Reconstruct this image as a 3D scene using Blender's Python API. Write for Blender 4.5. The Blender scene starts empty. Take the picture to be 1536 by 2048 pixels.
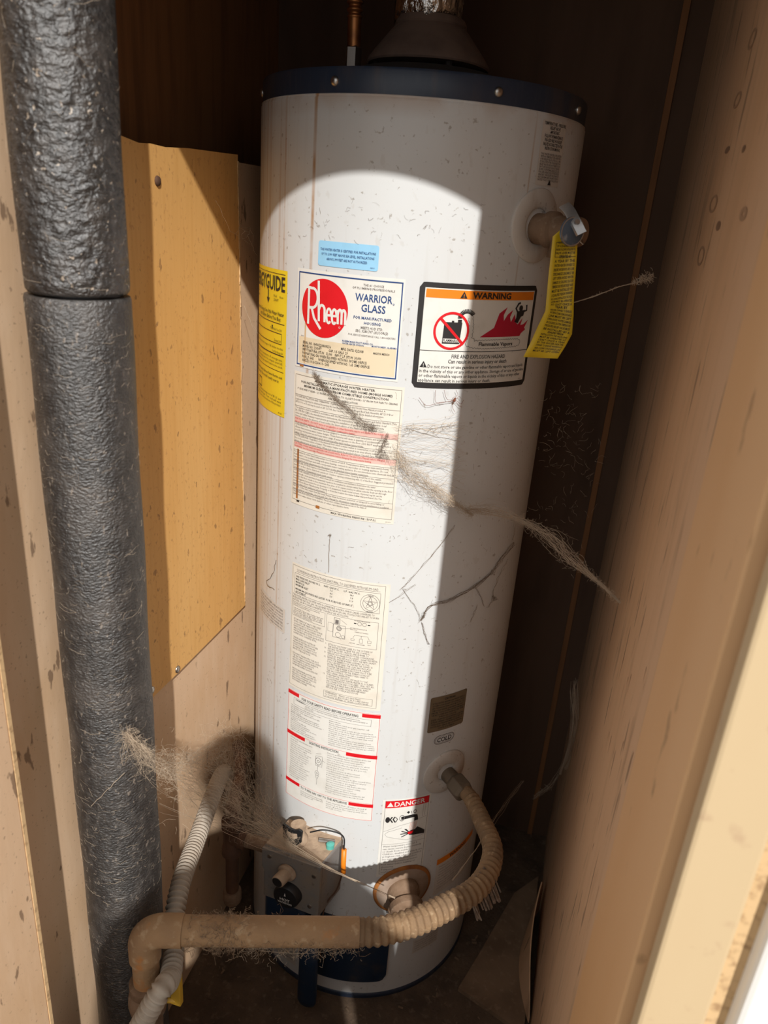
import bpy, bmesh, math, random
from mathutils import Vector, Matrix
random.seed(7)
sc = bpy.context.scene
COL = sc.collection

# ------------------------------------------------------------------ camera
CAM = Vector((0.24699, -1.07845, 1.28053)); YAW, PITCH, ROLL, FPX = -0.2349175, 0.3831385, 0.0779544, 1494.14
def cam_axes():
    F = Vector((math.sin(YAW)*math.cos(PITCH), math.cos(YAW)*math.cos(PITCH), -math.sin(PITCH)))
    Rt = Vector((math.cos(YAW), -math.sin(YAW), 0)); U = Rt.cross(F)
    c, s = math.cos(ROLL), math.sin(ROLL)
    return c*Rt+s*U, -s*Rt+c*U, F
RX, UX, FX = cam_axes()
cd = bpy.data.cameras.new('camera'); cam = bpy.data.objects.new('camera', cd); COL.objects.link(cam)
cam.matrix_world = Matrix(((RX.x, UX.x, -FX.x, CAM.x), (RX.y, UX.y, -FX.y, CAM.y), (RX.z, UX.z, -FX.z, CAM.z), (0, 0, 0, 1)))
cd.sensor_fit = 'HORIZONTAL'; cd.sensor_width = 36; cd.lens = FPX/1536*36; cd.clip_start = 0.01
cd.dof.use_dof = True; cd.dof.focus_distance = 1.02; cd.dof.aperture_fstop = 9.0
sc.camera = cam

# ------------------------------------------------------------------ light
w = bpy.data.worlds.new('sky'); sc.world = w; w.use_nodes = True
bg = w.node_tree.nodes['Background']; bg.inputs[0].default_value = (1.0, 0.985, 0.965, 1); bg.inputs[1].default_value = 0.80
SUN = Vector((-0.466, 1.0, -0.86)).normalized()
sd = bpy.data.lights.new('sun', 'SUN'); so = bpy.data.objects.new('sun', sd); COL.objects.link(so)
sd.energy = 4.7; sd.angle = math.radians(0.6); sd.color = (1.0, 0.985, 0.95)
so.rotation_euler = SUN.to_track_quat('-Z', 'Y').to_euler(); so.location = (1.5, -4, 4)
vs = sc.view_settings; vs.view_transform = 'Standard'; vs.look = 'None'; vs.exposure = 0.0; vs.gamma = 1.0; vs.use_curve_mapping = False

# ------------------------------------------------------------------ materials
def nd(nt, typ, **kw):
    n = nt.nodes.new(typ)
    for k, v in kw.items(): setattr(n, k, v)
    return n
def setin(n, **kw):
    for k, v in kw.items(): n.inputs[k.replace('_', ' ')].default_value = v
def c4(c): return (c[0], c[1], c[2], 1)
def M(name, base, rough=0.6, metal=0.0, layers=(), bump=None, spec=0.5, alpha=1.0, bump2=None):
    """layers: (noise scale, stretch xyz, colour, lo, hi, strength[, kind]) mixed over the base one after the other"""
    m = bpy.data.materials.new(name); m.use_nodes = True; nt = m.node_tree
    b = nt.nodes['Principled BSDF']; setin(b, Roughness=rough, Metallic=metal)
    b.inputs['Specular IOR Level'].default_value = spec
    tc = nd(nt, 'ShaderNodeTexCoord')
    def tex(scale, st, kind='noise', detail=6):
        mp = nd(nt, 'ShaderNodeMapping'); mp.inputs['Scale'].default_value = st
        nt.links.new(tc.outputs['Object'], mp.inputs[0])
        if kind == 'voronoi':
            t = nd(nt, 'ShaderNodeTexVoronoi'); setin(t, Scale=scale); o = t.outputs['Distance']
        else:
            t = nd(nt, 'ShaderNodeTexNoise'); setin(t, Scale=scale, Detail=detail); o = t.outputs[0]
        nt.links.new(mp.outputs[0], t.inputs['Vector']); return o
    prev = None
    for L in layers:
        scale, st, col, lo, hi, stg = L[:6]; kind = L[6] if len(L) > 6 else 'noise'
        o = tex(scale, st, kind)
        mr = nd(nt, 'ShaderNodeMapRange'); mr.clamp = True
        setin(mr, From_Min=lo, From_Max=hi, To_Min=0.0, To_Max=stg); nt.links.new(o, mr.inputs[0])
        mx = nd(nt, 'ShaderNodeMix', data_type='RGBA')
        nt.links.new(mr.outputs[0], mx.inputs[0])
        if prev is None: mx.inputs[6].default_value = c4(base)
        else: nt.links.new(prev, mx.inputs[6])
        mx.inputs[7].default_value = c4(col); prev = mx.outputs[2]
    if prev is None: b.inputs['Base Color'].default_value = c4(base)
    else: nt.links.new(prev, b.inputs['Base Color'])
    last = None
    for bp in (bump, bump2):
        if not bp: continue
        scale, st, strength, dist = bp[:4]; kind = bp[4] if len(bp) > 4 else 'noise'
        o = tex(scale, st, kind)
        bn = nd(nt, 'ShaderNodeBump'); setin(bn, Strength=strength, Distance=dist); nt.links.new(o, bn.inputs['Height'])
        if last: nt.links.new(last, bn.inputs['Normal'])
        last = bn.outputs[0]
    if last: nt.links.new(last, b.inputs['Normal'])
    if alpha < 1: setin(b, Alpha=alpha)
    return m

MAT = {}
ONE = (1, 1, 1)
MAT['wall_dusty'] = M('dusty_board', (0.66, 0.45, 0.285), .85, layers=[
    (7, ONE, (0.58, 0.36, 0.19), .45, .75, .6), (60, (1, 1, .25), (0.74, 0.54, 0.37), .5, .8, .4),
    (38, (1, 1.3, .45), (0.16, 0.09, 0.05), .655, .68, .75), (200, ONE, (0.26, 0.16, 0.10), .63, .70, .6)], bump=(120, (1, 1, .3), .12, .002))
MAT['plywood'] = M('clean_plywood', (0.68, 0.37, 0.115), .7, layers=[
    (9, (1, 1, .2), (0.74, 0.44, 0.16), .4, .7, .7), (160, (1, 1, .06), (0.60, 0.31, 0.085), .45, .75, .5),
    (60, (1, 1.2, .7), (0.26, 0.13, 0.05), .655, .68, .7), (230, (1, 1, .7), (.45, .22, .07), .60, .68, .5)], bump=(160, (1, 1, .06), .08, .002))
MAT['ply_edge'] = M('plywood_edge', (0.62, 0.42, 0.22), .9, layers=[(150, ONE, (.3, .17, .08), .5, .7, .8)])
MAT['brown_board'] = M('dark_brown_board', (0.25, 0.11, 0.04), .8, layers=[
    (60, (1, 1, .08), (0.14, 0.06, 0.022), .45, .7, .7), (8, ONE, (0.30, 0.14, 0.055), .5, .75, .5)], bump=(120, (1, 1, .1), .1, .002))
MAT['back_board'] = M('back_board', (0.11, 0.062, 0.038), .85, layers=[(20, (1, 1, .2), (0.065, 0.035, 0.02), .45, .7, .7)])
MAT['right_ply'] = M('weathered_plywood', (0.68, 0.44, 0.27), .75, layers=[
    (5, (1, 1, .3), (0.62, 0.37, 0.20), .45, .75, .8), (60, (1, 1, .05), (0.55, 0.34, 0.19), .5, .7, .5),
    (16, (1, 1.6, .35), (0.36, 0.22, 0.13), .60, .70, .6), (80, (1, 1, .12), (0.20, 0.12, 0.07), .64, .68, .7)], bump=(90, (1, 1, .08), .1, .002))
MAT['jamb_wood'] = M('jamb_wood', (0.74, 0.46, 0.24), .65, layers=[
    (4, (1, 1, .25), (0.66, 0.36, 0.15), .4, .7, .8), (26, (1, 1, .5), (0.34, 0.19, 0.09), .645, .69, .6)])
MAT['casing'] = M('cream_casing', (0.56, 0.42, 0.25), .6, layers=[(12, (1, 1, .2), (0.52, 0.37, 0.21), .45, .7, .6), (40, ONE, (.42, .27, .17), .62, .70, .5)])
MAT['white_trim'] = M('white_trim', (0.78, 0.76, 0.72), .5)
MAT['siding'] = M('siding', (0.66, 0.60, 0.52), .7)
MAT['offcut'] = M('offcut_board', (.26, .17, .105), .95, layers=[(12, ONE, (.16, .10, .06), .42, .65, .8), (90, ONE, (.34, .24, .16), .55, .7, .5)])
MAT['litter'] = M('litter', (.20, .13, .08), .95, layers=[(40, ONE, (.09, .06, .04), .42, .6, .9)])
MAT['knot'] = M('knot_dark', (.25, .145, .085), .9); MAT['knot_ring'] = M('knot_ring', (.42, .26, .155), .9)
MAT['gap_shade'] = M('painted_gap_shade', (0.09, 0.055, 0.04), .95)  # near-black colour paints the shade inside the jamb gap
MAT['floor'] = M('dirty_floor', (0.125, 0.082, 0.052), .95, layers=[
    (14, ONE, (0.06, 0.04, 0.027), .42, .65, .8), (70, ONE, (0.20, 0.14, 0.095), .56, .72, .7), (240, ONE, (.06, .04, .03), .6, .7, .6)], bump=(80, ONE, .5, .006))
MAT['ground'] = M('bare_ground', (0.20, 0.165, 0.13), .9, layers=[(6, ONE, (.15, .12, .09), .45, .7, .6)])
MAT['navy'] = M('navy_paint', (0.022, 0.034, 0.062), .38, layers=[(30, (1, 1, .25), (0.10, 0.075, 0.065), .52, .75, .7), (200, (1, 1, .1), (.06, .07, .09), .55, .75, .5)])
MAT['blue_plastic'] = M('blue_plastic', (0.007, 0.022, 0.050), .45, layers=[(40, ONE, (.06, .05, .045), .52, .72, .6)])
MAT['black'] = M('black_plastic', (0.012, 0.012, 0.013), .5)
MAT['hood_gap_shade'] = M('painted_hood_shade', (0.02, 0.016, 0.014), .9)  # black paints the shade of the opening under the draft hood
MAT['hood'] = M('dusty_galvanised_hood', (0.17, 0.115, 0.088), .75, .2, layers=[(30, ONE, (.09, .06, .05), .45, .7, .7)], bump=(60, ONE, .2, .003))
MAT['foil'] = M('crinkled_foil', (0.75, 0.74, 0.73), .18, 1.0, bump=(28, (1, 1, .5), .9, .02), bump2=(90, ONE, .4, .006))
MAT['copper'] = M('copper', (0.45, 0.19, 0.07), .42, .85, layers=[(40, ONE, (.16, .08, .04), .5, .7, .7)])
MAT['steel'] = M('steel', (0.55, 0.54, 0.52), .35, 1.0, layers=[(60, ONE, (.3, .25, .2), .5, .75, .6)])
MAT['chrome'] = M('lever_metal', (0.46, 0.46, 0.46), .35, .8, layers=[(60, ONE, (.25, .2, .17), .5, .75, .6)])
MAT['blue_disc'] = M('blue_grey_disc', (.10, .14, .20), .5, .3, layers=[(90, ONE, (.35, .38, .42), .55, .65, .7)])
MAT['brass_dusty'] = M('dusty_brass', (0.23, 0.145, 0.09), .8, .1, layers=[(40, ONE, (.15, .085, .045), .45, .7, .8), (140, ONE, (.33, .25, .18), .58, .72, .6)], bump=(120, ONE, .4, .003))
MAT['dusty_nut'] = M('dusty_nut', (0.155, 0.12, 0.085), .6, .4, layers=[(50, ONE, (.25, .19, .13), .5, .72, .6)])
MAT['pipe_tan'] = M('dusty_tan_pipe', (0.33, 0.20, 0.10), .8, layers=[
    (14, ONE, (0.24, 0.145, 0.078), .42, .62, .9), (90, ONE, (0.46, 0.33, 0.20), .56, .68, .6), (26, ONE, (.42, .16, .035), .60, .68, .8)], bump=(150, ONE, .5, .003))
MAT['hose'] = M('dusty_hose', (0.25, 0.155, 0.08), .85, layers=[
    (25, ONE, (0.16, 0.10, 0.055), .42, .62, .8), (120, ONE, (0.40, 0.285, 0.17), .57, .70, .7)], bump=(170, ONE, .6, .003))
MAT['fluff'] = M('grey_lint', (0.20, 0.15, 0.115), 1.0, layers=[(90, ONE, (.11, .08, .06), .45, .65, .9)], bump=(90, ONE, 1.0, .008))
MAT['rust'] = M('rust', (0.36, 0.13, 0.025), .9, layers=[(60, ONE, (.18, .06, .02), .45, .7, .8)])
MAT['flange'] = M('stained_flange', (.34, .25, .19), .7, layers=[(40, ONE, (.24, .15, .09), .42, .66, .8)])
MAT['iron'] = M('rusty_iron', (0.085, 0.04, 0.022), .8, layers=[(30, ONE, (.16, .07, .03), .5, .72, .7)], bump=(100, ONE, .4, .003))
MAT['control'] = M('control_grey', (0.23, 0.215, 0.20), .6, .3, layers=[(25, ONE, (.30, .23, .165), .45, .7, .8), (120, ONE, (.12, .09, .07), .62, .72, .6)])
MAT['control_top'] = M('dust_covered_top', (0.40, 0.29, 0.20), .95, layers=[(80, ONE, (.26, .18, .12), .45, .7, .7)], bump=(140, ONE, .5, .003))
MAT['conduit'] = M('grey_conduit', (0.40, 0.34, 0.275), .7, layers=[(30, ONE, (.28, .21, .15), .48, .7, .7)])
MAT['yellow_handle'] = M('yellow_handle', (0.55, 0.32, 0.03), .5, layers=[(40, ONE, (.3, .2, .08), .5, .72, .6)])
MAT['cobweb'] = M('cobweb', (0.46, 0.36, 0.26), .95)
MAT['lint'] = M('brown_lint', (.24, .165, .105), 1.0)
MAT['cobweb_dark'] = M('dirty_cobweb', (0.17, 0.125, 0.09), .95)
MAT['foam'] = M('black_foam', (0.017, 0.015, 0.014), .44, layers=[
    (110, (1, 1, .8), (0.060, 0.053, 0.048), .47, .66, .85), (30, ONE, (.06, .050, .043), .48, .66, .5), (190, (1, 1, .9), (.42, .34, .26), .655, .685, .85)],
    bump=(95, (1, 1, 1.5), .75, .008), bump2=(240, ONE, .4, .003), spec=1.0)
MAT['foam_fine'] = M('grey_foam', (0.017, 0.015, 0.014), .45, layers=[
    (130, (1, 1, .5), (0.055, 0.049, 0.044), .46, .66, .85), (18, ONE, (.075, .063, .054), .50, .68, .6), (260, (1, 1, .5), (.26, .21, .165), .64, .68, .6)],
    bump=(300, (1, 1, 1.5), .55, .005), bump2=(90, (1, 1, 2), .2, .004), spec=1.0)
for q_ in ('foam', 'foam_fine'): MAT[q_].node_tree.nodes['Principled BSDF'].inputs['IOR'].default_value = 1.6
MAT['cloth'] = M('dark_cloth', (0.05, 0.055, 0.07), .9)
MAT['skin'] = M('skin', (0.55, 0.33, 0.24), .6)
MAT['spider'] = M('spider_brown', (0.20, 0.06, 0.03), .6)

def enamel():
    """white jacket: speckled dirt, hairline scratches, rust runs down the side near the board wall"""
    m = M('white_enamel', (0.63, 0.64, 0.64), .33, layers=[
        (6, ONE, (.60, .59, .565), .45, .75, .5), (90, (1, 1, .06), (.56, .55, .53), .58, .75, .5),
        (150, ONE, (.30, .26, .22), .655, .70, .7), (75, (1, 1, .8), (.50, .47, .43), .64, .70, .3)])
    nt = m.node_tree; b = nt.nodes['Principled BSDF']
    src = b.inputs['Base Color'].links[0].from_socket
    tc = nd(nt, 'ShaderNodeTexCoord'); sp = nd(nt, 'ShaderNodeSeparateXYZ'); nt.links.new(tc.outputs['Object'], sp.inputs[0])
    def math_(op, a, b_=None):
        n = nd(nt, 'ShaderNodeMath', operation=op)
        for i, v in enumerate((a, b_)):
            if v is None: continue
            if isinstance(v, (int, float)): n.inputs[i].default_value = v
            else: nt.links.new(v, n.inputs[i])
        return n.outputs[0]
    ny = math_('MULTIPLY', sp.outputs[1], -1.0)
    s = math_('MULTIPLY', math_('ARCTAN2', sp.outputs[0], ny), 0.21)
    cb = nd(nt, 'ShaderNodeCombineXYZ')
    nt.links.new(math_('MULTIPLY', s, 150.0), cb.inputs[0]); nt.links.new(math_('MULTIPLY', sp.outputs[2], 1.3), cb.inputs[1])
    ns = nd(nt, 'ShaderNodeTexNoise'); setin(ns, Scale=1.0, Detail=3.0); nt.links.new(cb.outputs[0], ns.inputs['Vector'])
    def rng(v, a, b_, lo=0.0, hi=1.0):
        r = nd(nt, 'ShaderNodeMapRange'); setin(r, From_Min=a, From_Max=b_, To_Min=lo, To_Max=hi); nt.links.new(v, r.inputs[0]); return r.outputs[0]
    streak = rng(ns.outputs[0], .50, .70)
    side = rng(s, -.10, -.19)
    def line(pos, wd): return rng(math_('ABSOLUTE', math_('ADD', s, -pos)), wd, wd*.3)
    zr = math_('MULTIPLY', rng(sp.outputs[2], .90, 1.0), 1.0)
    n2 = nd(nt, 'ShaderNodeTexNoise'); setin(n2, Scale=22.0, Detail=4.0); nt.links.new(tc.outputs['Object'], n2.inputs['Vector'])
    wob = rng(n2.outputs[0], .3, .6, .25, 1.0)
    l1 = math_('MULTIPLY', math_('MULTIPLY', line(-.0795, .0032), zr), wob)
    l2 = math_('MULTIPLY', line(-.131, .0028), wob)
    l3 = math_('MULTIPLY', math_('MULTIPLY', line(.183, .0016), rng(sp.outputs[2], 1.17, 1.20)), wob)
    top = math_('MULTIPLY', rng(sp.outputs[2], 1.372, 1.392), rng(n2.outputs[0], .35, .6))
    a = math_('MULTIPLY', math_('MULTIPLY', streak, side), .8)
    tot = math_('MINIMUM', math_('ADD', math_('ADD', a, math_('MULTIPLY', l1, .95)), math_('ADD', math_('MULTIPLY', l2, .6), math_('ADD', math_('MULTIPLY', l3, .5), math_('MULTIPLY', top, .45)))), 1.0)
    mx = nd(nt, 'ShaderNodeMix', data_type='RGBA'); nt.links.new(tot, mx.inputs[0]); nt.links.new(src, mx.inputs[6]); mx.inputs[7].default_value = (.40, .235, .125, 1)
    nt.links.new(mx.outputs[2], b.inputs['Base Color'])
    return m
MAT['enamel'] = enamel()
def flat(name, c, r=.45, dirt=.35):
    return M(name, c, r, layers=[(45, ONE, (c[0]*.75, c[1]*.72, c[2]*.66), .5, .75, dirt), (130, ONE, (.25, .2, .16), .725, .75, dirt)])
MAT['p_white'] = flat('label_white', (.74, .72, .67)); MAT['p_cream'] = flat('label_cream', (.72, .60, .42)); MAT['p_ivory'] = flat('label_ivory', (.74, .69, .60))
MAT['p_blue'] = flat('label_sky_blue', (.30, .58, .80)); MAT['p_yellow'] = flat('label_yellow', (.80, .60, .02)); MAT['p_orange'] = flat('label_orange', (.80, .22, .01))
MAT['p_red'] = flat('label_red', (.66, .008, .015)); MAT['p_pink'] = flat('label_pink', (.76, .48, .42)); MAT['p_crimson'] = flat('label_crimson', (.50, .01, .04))
MAT['p_brown'] = flat('label_brown', (.17, .125, .075)); MAT['i_black'] = M('ink_black', (.02, .018, .018), .5); MAT['i_navy'] = M('ink_navy', (.01, .05, .19), .5)
MAT['i_grey'] = M('ink_grey', (.17, .15, .14), .5); MAT['i_red'] = M('ink_red', (.55, .05, .05), .5); MAT['p_tag'] = flat('tag_yellow', (.72, .50, .02)); MAT['p_grey'] = flat('label_faded', (.62, .58, .53)); MAT['p_rust'] = flat('rust_run', (.60, .42, .24))

# ------------------------------------------------------------------ mesh helpers
class MB:
    def __init__(s): s.v = []; s.f = []
    def add(s, vs_, fs):
        o = len(s.v); s.v += [tuple(v) for v in vs_]; s.f += [tuple(i+o for i in f) for f in fs]
    def box(s, x0, x1, y0, y1, z0, z1, mtx=None):
        P = [Vector((x, y, z)) for x in (x0, x1) for y in (y0, y1) for z in (z0, z1)]
        if mtx: P = [mtx @ p for p in P]
        s.add(P, [(0, 1, 3, 2), (4, 6, 7, 5), (0, 4, 5, 1), (2, 3, 7, 6), (0, 2, 6, 4), (1, 5, 7, 3)])
    def rings(s, rings, closed=True, cap=True):
        n = len(rings[0]); o = len(s.v)
        for r in rings: s.v += [tuple(p) for p in r]
        for i in range(len(rings)-1):
            for j in range(n if closed else n-1):
                k = (j+1) % n
                s.f.append((o+i*n+j, o+i*n+k, o+(i+1)*n+k, o+(i+1)*n+j))
        if cap and closed:
            s.f.append(tuple(o+j for j in reversed(range(n)))); s.f.append(tuple(o+(len(rings)-1)*n+j for j in range(n)))
    def tube(s, pts, rad, n=10, cap=True):
        pts = [Vector(p) for p in pts]; rings = []
        if not callable(rad): rr = rad; rad = lambda t: rr
        up = None
        for i, p in enumerate(pts):
            t = (pts[min(i+1, len(pts)-1)]-pts[max(i-1, 0)])
            if t.length < 1e-9: t = Vector((0, 0, 1))
            t.normalize()
            if up is None:
                up = Vector((0, 0, 1)) if abs(t.z) < .9 else Vector((1, 0, 0))
            a = (up-t*up.dot(t))
            if a.length < 1e-6: a = t.orthogonal()
            a.normalize(); up = a; b = t.cross(a); r = rad(i/max(1, len(pts)-1))
            rings.append([p+a*(r*math.cos(k*2*math.pi/n))+b*(r*math.sin(k*2*math.pi/n)) for k in range(n)])
        s.rings(rings, True, cap)
    def lathe(s, prof, n=32, mtx=None, cap=True):
        """prof: (radius, height) along local z"""
        R = []
        for r, h in prof:
            ring = [Vector((r*math.cos(k*2*math.pi/n), r*math.sin(k*2*math.pi/n), h)) for k in range(n)]
            if mtx: ring = [mtx @ p for p in ring]
            R.append(ring)
        s.rings(R, True, cap)
    def build(s, name, mat, parent=None, smooth=False, bevel=0, seg=2, autosmooth=None):
        me = bpy.data.meshes.new(name); me.from_pydata(s.v, [], s.f); me.update()
        ob = bpy.data.objects.new(name, me); COL.objects.link(ob)
        if mat: me.materials.append(MAT[mat] if isinstance(mat, str) else mat)
        if smooth: me.shade_smooth()
        if autosmooth: me.set_sharp_from_angle(angle=math.radians(autosmooth))
        if bevel:
            m = ob.modifiers.new('bevel', 'BEVEL'); m.width = bevel; m.segments = seg; m.limit_method = 'ANGLE'
        if parent: ob.parent = parent; ob.matrix_parent_inverse = Matrix.Translation(-Vector(parent.location))
        return ob
def tag(o, label, cat, group=None, kind=None):
    o['label'] = label; o['category'] = cat
    if group: o['group'] = group
    if kind: o['kind'] = kind
    return o
def empty(name, loc, label, cat, group=None):
    o = bpy.data.objects.new(name, None); COL.objects.link(o); o.location = loc; o.empty_display_size = .05
    return tag(o, label, cat, group)
def struct(o, label=None, cat=None):
    o['kind'] = 'structure'
    if label: o['label'] = label
    if cat: o['category'] = cat
    return o
def spline(pts, n=8):
    P = [Vector(p) for p in pts]; P = [P[0]*2-P[1]]+P+[P[-1]*2-P[-2]]; out = []
    for i in range(1, len(P)-2):
        a, b, c, d = P[i-1:i+3]
        for k in range(n):
            t = k/n
            out.append(.5*((2*b)+(c-a)*t+(2*a-5*b+4*c-d)*t*t+(3*b-a-3*c+d)*t**3))
    out.append(P[-2]); return out
def axis_mtx(pos, dirv):
    return Matrix.Translation(pos) @ Vector(dirv).normalized().to_track_quat('Z', 'Y').to_matrix().to_4x4()

# ------------------------------------------------------------------ the closet
XL, XR, YB = -0.240, 0.355, 0.285
b = MB(); b.box(XL-.03, XL, -.66, YB+.02, -.04, 1.326); b.box(XL-.03, XL, -.66, -.47, 1.326, 2.1)
wl = struct(b.build('wall_left', 'wall_dusty'), 'dusty tan board wall behind the black insulated pipe', 'wall')
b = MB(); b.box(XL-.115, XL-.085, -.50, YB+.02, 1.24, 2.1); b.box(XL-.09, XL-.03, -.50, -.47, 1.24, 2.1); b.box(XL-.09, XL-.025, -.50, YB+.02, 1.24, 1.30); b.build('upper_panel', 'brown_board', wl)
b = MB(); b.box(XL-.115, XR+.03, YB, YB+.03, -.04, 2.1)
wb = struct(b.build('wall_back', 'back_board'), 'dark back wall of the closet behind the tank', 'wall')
b = MB(); b.box(.312, .322, YB-.006, YB, .0, 2.1); b.build('seam_batten', 'brown_board', wb)
b = MB(); b.box(XR, XR+.03, -.50, YB+.02, -.04, 2.1)
wr = struct(b.build('wall_right', 'right_ply'), 'weathered plywood wall at the right with dark knots', 'wall')
def on_right(px, py):
    d = FX+RX*((px-768)/FPX)+UX*((1024-py)/FPX); return CAM+d*((XR-CAM.x)/d.x)
def wall_oval(name, px, py, hw, hh, mat, ring=0):
    """a knot in the right-hand board: flat oval, its height along the grain"""
    c = on_right(px, py); e1 = on_right(px+hw, py); e2 = on_right(px-hh*.2, py+hh); ry = abs(e1.y-c.y); rz = abs(e2.z-c.z); mb = MB(); n = 20
    rs = (ring, 1.0) if ring else (.02, 1.0)
    mb.add([(XR-.0004, c.y+ry*r_*math.cos(t*2*math.pi/n), c.z+rz*r_*math.sin(t*2*math.pi/n)) for r_ in rs for t in range(n)], [(t, (t+1) % n, n+(t+1) % n, n+t) for t in range(n)])
    mb.build(name, mat, wr)
for (px, py, hw, hh, rg) in ((1427, 408, 7, 18, .72), (1402, 512, 6, 20, .72), (1437, 452, 4, 10, 0), (1505, 78, 6, 20, .65), (1475, 200, 6, 16, .65), (1487, 428, 7, 15, .3), (1455, 300, 4, 7, 0), (1488, 298, 3, 8, 0)): wall_oval('knot', px, py, hw, hh, 'knot' if not rg else 'knot_ring', rg)
b = MB()
for _ in range(60):
    x0, y0 = random.choice(((1235, 1260), (1215, 1350), (1275, 1320), (1180, 1480), (1240, 1450), (1140, 1690), (1120, 1800), (1200, 1680), (1290, 1500)))
    px, py = x0+random.gauss(0, 14), y0+random.gauss(0, 60); L_ = random.uniform(8, 60); c = on_right(px, py); c2 = on_right(px-L_*.24, py+L_); h_ = random.uniform(.0003, .0009)
    b.add([(XR-.0003, c.y-h_, c.z), (XR-.0003, c.y+h_, c.z), (XR-.0003, c.y+h_*.3, c2.z), (XR-.0003, c.y-h_*.3, c2.z)], [(0, 1, 2, 3)])
o = b.build('grain_marks', 'knot', wr); o['kind'] = 'stuff'
b = MB(); b.box(XL-.05, XR+.05, -.72, YB+.03, -.05, 0); struct(b.build('floor', 'floor'), 'dirty littered closet floor under the heater', 'floor')
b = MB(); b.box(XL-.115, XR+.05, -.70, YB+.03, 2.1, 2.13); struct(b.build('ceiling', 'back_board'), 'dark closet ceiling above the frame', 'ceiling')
# left jamb
b = MB(); b.box(XL-.03, -.2, -.72, -.618, -.04, 2.1)
t = struct(b.build('trim_1', 'wall_dusty', bevel=.002), 'dusty left jamb board at the near left corner', 'trim')
b = MB(); b.box(XL, -.1995, -.6185, -.614, -.04, 2.1); b.build('edge_strip', 'ply_edge', t)
# right jamb, dark strip for the gap's shade, casing, outer trim
b = MB(); b.box(XR-.003, XR+.03, -.673, -.503, -.04, 2.1); struct(b.build('trim_2', 'jamb_wood', bevel=.002), 'smooth orange-tan jamb board in front of the right plywood wall', 'trim')
b = MB(); b.box(XR+.022, XR+.03, -.69, -.676, -.04, 2.1); struct(b.build('trim_3', 'gap_shade'), 'strip coloured dark for the shade in the gap between right jamb and cream casing', 'trim')
b = MB(); b.box(XR+.003, .398, -.70, -.684, -.04, 1.80); struct(b.build('trim_4', 'casing', bevel=.003), 'cream sunlit casing strip at the right edge', 'trim')
b = MB(); b.box(.397, .412, -.698, -.68, -.04, 1.80); struct(b.build('trim_5', 'ply_edge'), 'brown wood strip between cream casing and white outer trim', 'trim')
b = MB(); b.box(.409, .52, -.712, -.67, -.04, 1.85); struct(b.build('trim_6', 'white_trim', bevel=.004), 'bright white outer trim in the lower right corner', 'trim')
# header and outside wall
b = MB(); b.box(XL-.06, .52, -.70, -.66, 1.739, 2.2); struct(b.build('trim_7', 'casing'), 'header above the closet opening', 'trim')
b = MB(); b.box(-3, XL-.03, -.72, -.66, -.3, 2.6); b.box(.52, 3, -.72, -.66, -.3, 2.6); b.box(XL-.03, .52, -.695, -.66, 2.2, 2.6); b.box(XL-.03, .52, -.745, -.72, -.3, .335)  # last box is an unseen sill, added to darken the closet bottom
struct(b.build('wall_front', 'siding'), 'outside wall around the closet opening, with an unseen sill added to block low light', 'wall')
b = MB(); b.box(-6, 6, -9, -.72, -.12, -.07); struct(b.build('ground', 'ground'), 'bare ground outside the closet', 'ground')

# plywood patch
pp = empty('plywood_patch', (XL, -.25, .64), 'clean orange plywood patch with ragged edges nailed to the left wall', 'panel')
b = MB(); n = 60; out = []
top = [(-.478, 1.328), (-.34, 1.331), (-.305, 1.327), (-.283, 1.3285), (-.25, 1.3275), (-.20, 1.331), (-.12, 1.333), (-.068, 1.3345)]
right = [(-.068+(.028)*k/44+random.uniform(-.0008, .0008), 1.3345-.6975*k/44) for k in range(1, 44)]
bot = [(-.04, .637), (-.267, .6435), (-.333, .647), (-.478, .651)]
loop = top+right+bot
m_ = len(loop)
b.add([(XL+.0075, y, z) for y, z in loop]+[(XL, y, z) for y, z in loop], [tuple(range(m_))]+[(i, (i+1) % m_, m_+(i+1) % m_, m_+i) for i in range(m_)])
b.build('board', 'plywood', pp)
b = MB()
for y, z in right: b.box(XL+.001, XL+.0079+random.uniform(0, .0008), y-.0016, y+random.uniform(.0003, .002), z-.008, z+.008)
b.build('ragged_edge', 'ply_edge', pp)
for (y, z) in ((-.272, 1.292), (-.268, .651), (-.335, .66)):
    b = MB(); b.lathe([(.0, 0), (.006, 0), (.0052, .0022), (.002, .0034)], 12, axis_mtx((XL+.007, y, z), (1, 0, 0))); b.build('nail_head', 'iron' if z > 1 else 'steel', pp, True)

# ------------------------------------------------------------------ black insulated pipe
PXC = Vector((-.187, -.487, 0))
ip = empty('insulated_pipe', (PXC.x, PXC.y, 0), 'tall pipe in black foam insulation standing in front of the left wall', 'pipe')
def foam_ring(z, r, ph=0): return [Vector((PXC.x+(r+.0006*math.sin(3*a+z*31+ph))*math.cos(a), PXC.y+(r+.0006*math.sin(3*a+z*31+ph))*math.sin(a), z)) for a in [k*2*math.pi/40 for k in range(40)]]
ZS = 1.193
b = MB(); b.rings([foam_ring(ZS+.003, .036), foam_ring(ZS+.0015, .0415), foam_ring(ZS+.004, .0432)]+[foam_ring(ZS+.01+k*.02, .0436) for k in range(40)]); b.build('upper_sleeve', 'foam', ip, True)
b = MB(); b.rings([foam_ring(.0+k*.02, .0446, 2) for k in range(59)]+[foam_ring(ZS-.004, .0446, 2), foam_ring(ZS-.0012, .0438, 2), foam_ring(ZS-.001, .036, 2)]); b.build('lower_sleeve', 'foam_fine', ip, True)
b = MB(); b.lathe([(.0355, ZS-.02), (.0355, ZS+.02)], 24, Matrix.Translation(PXC)); b.build('inner_pipe', 'black', ip, True)
b = MB()
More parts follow.
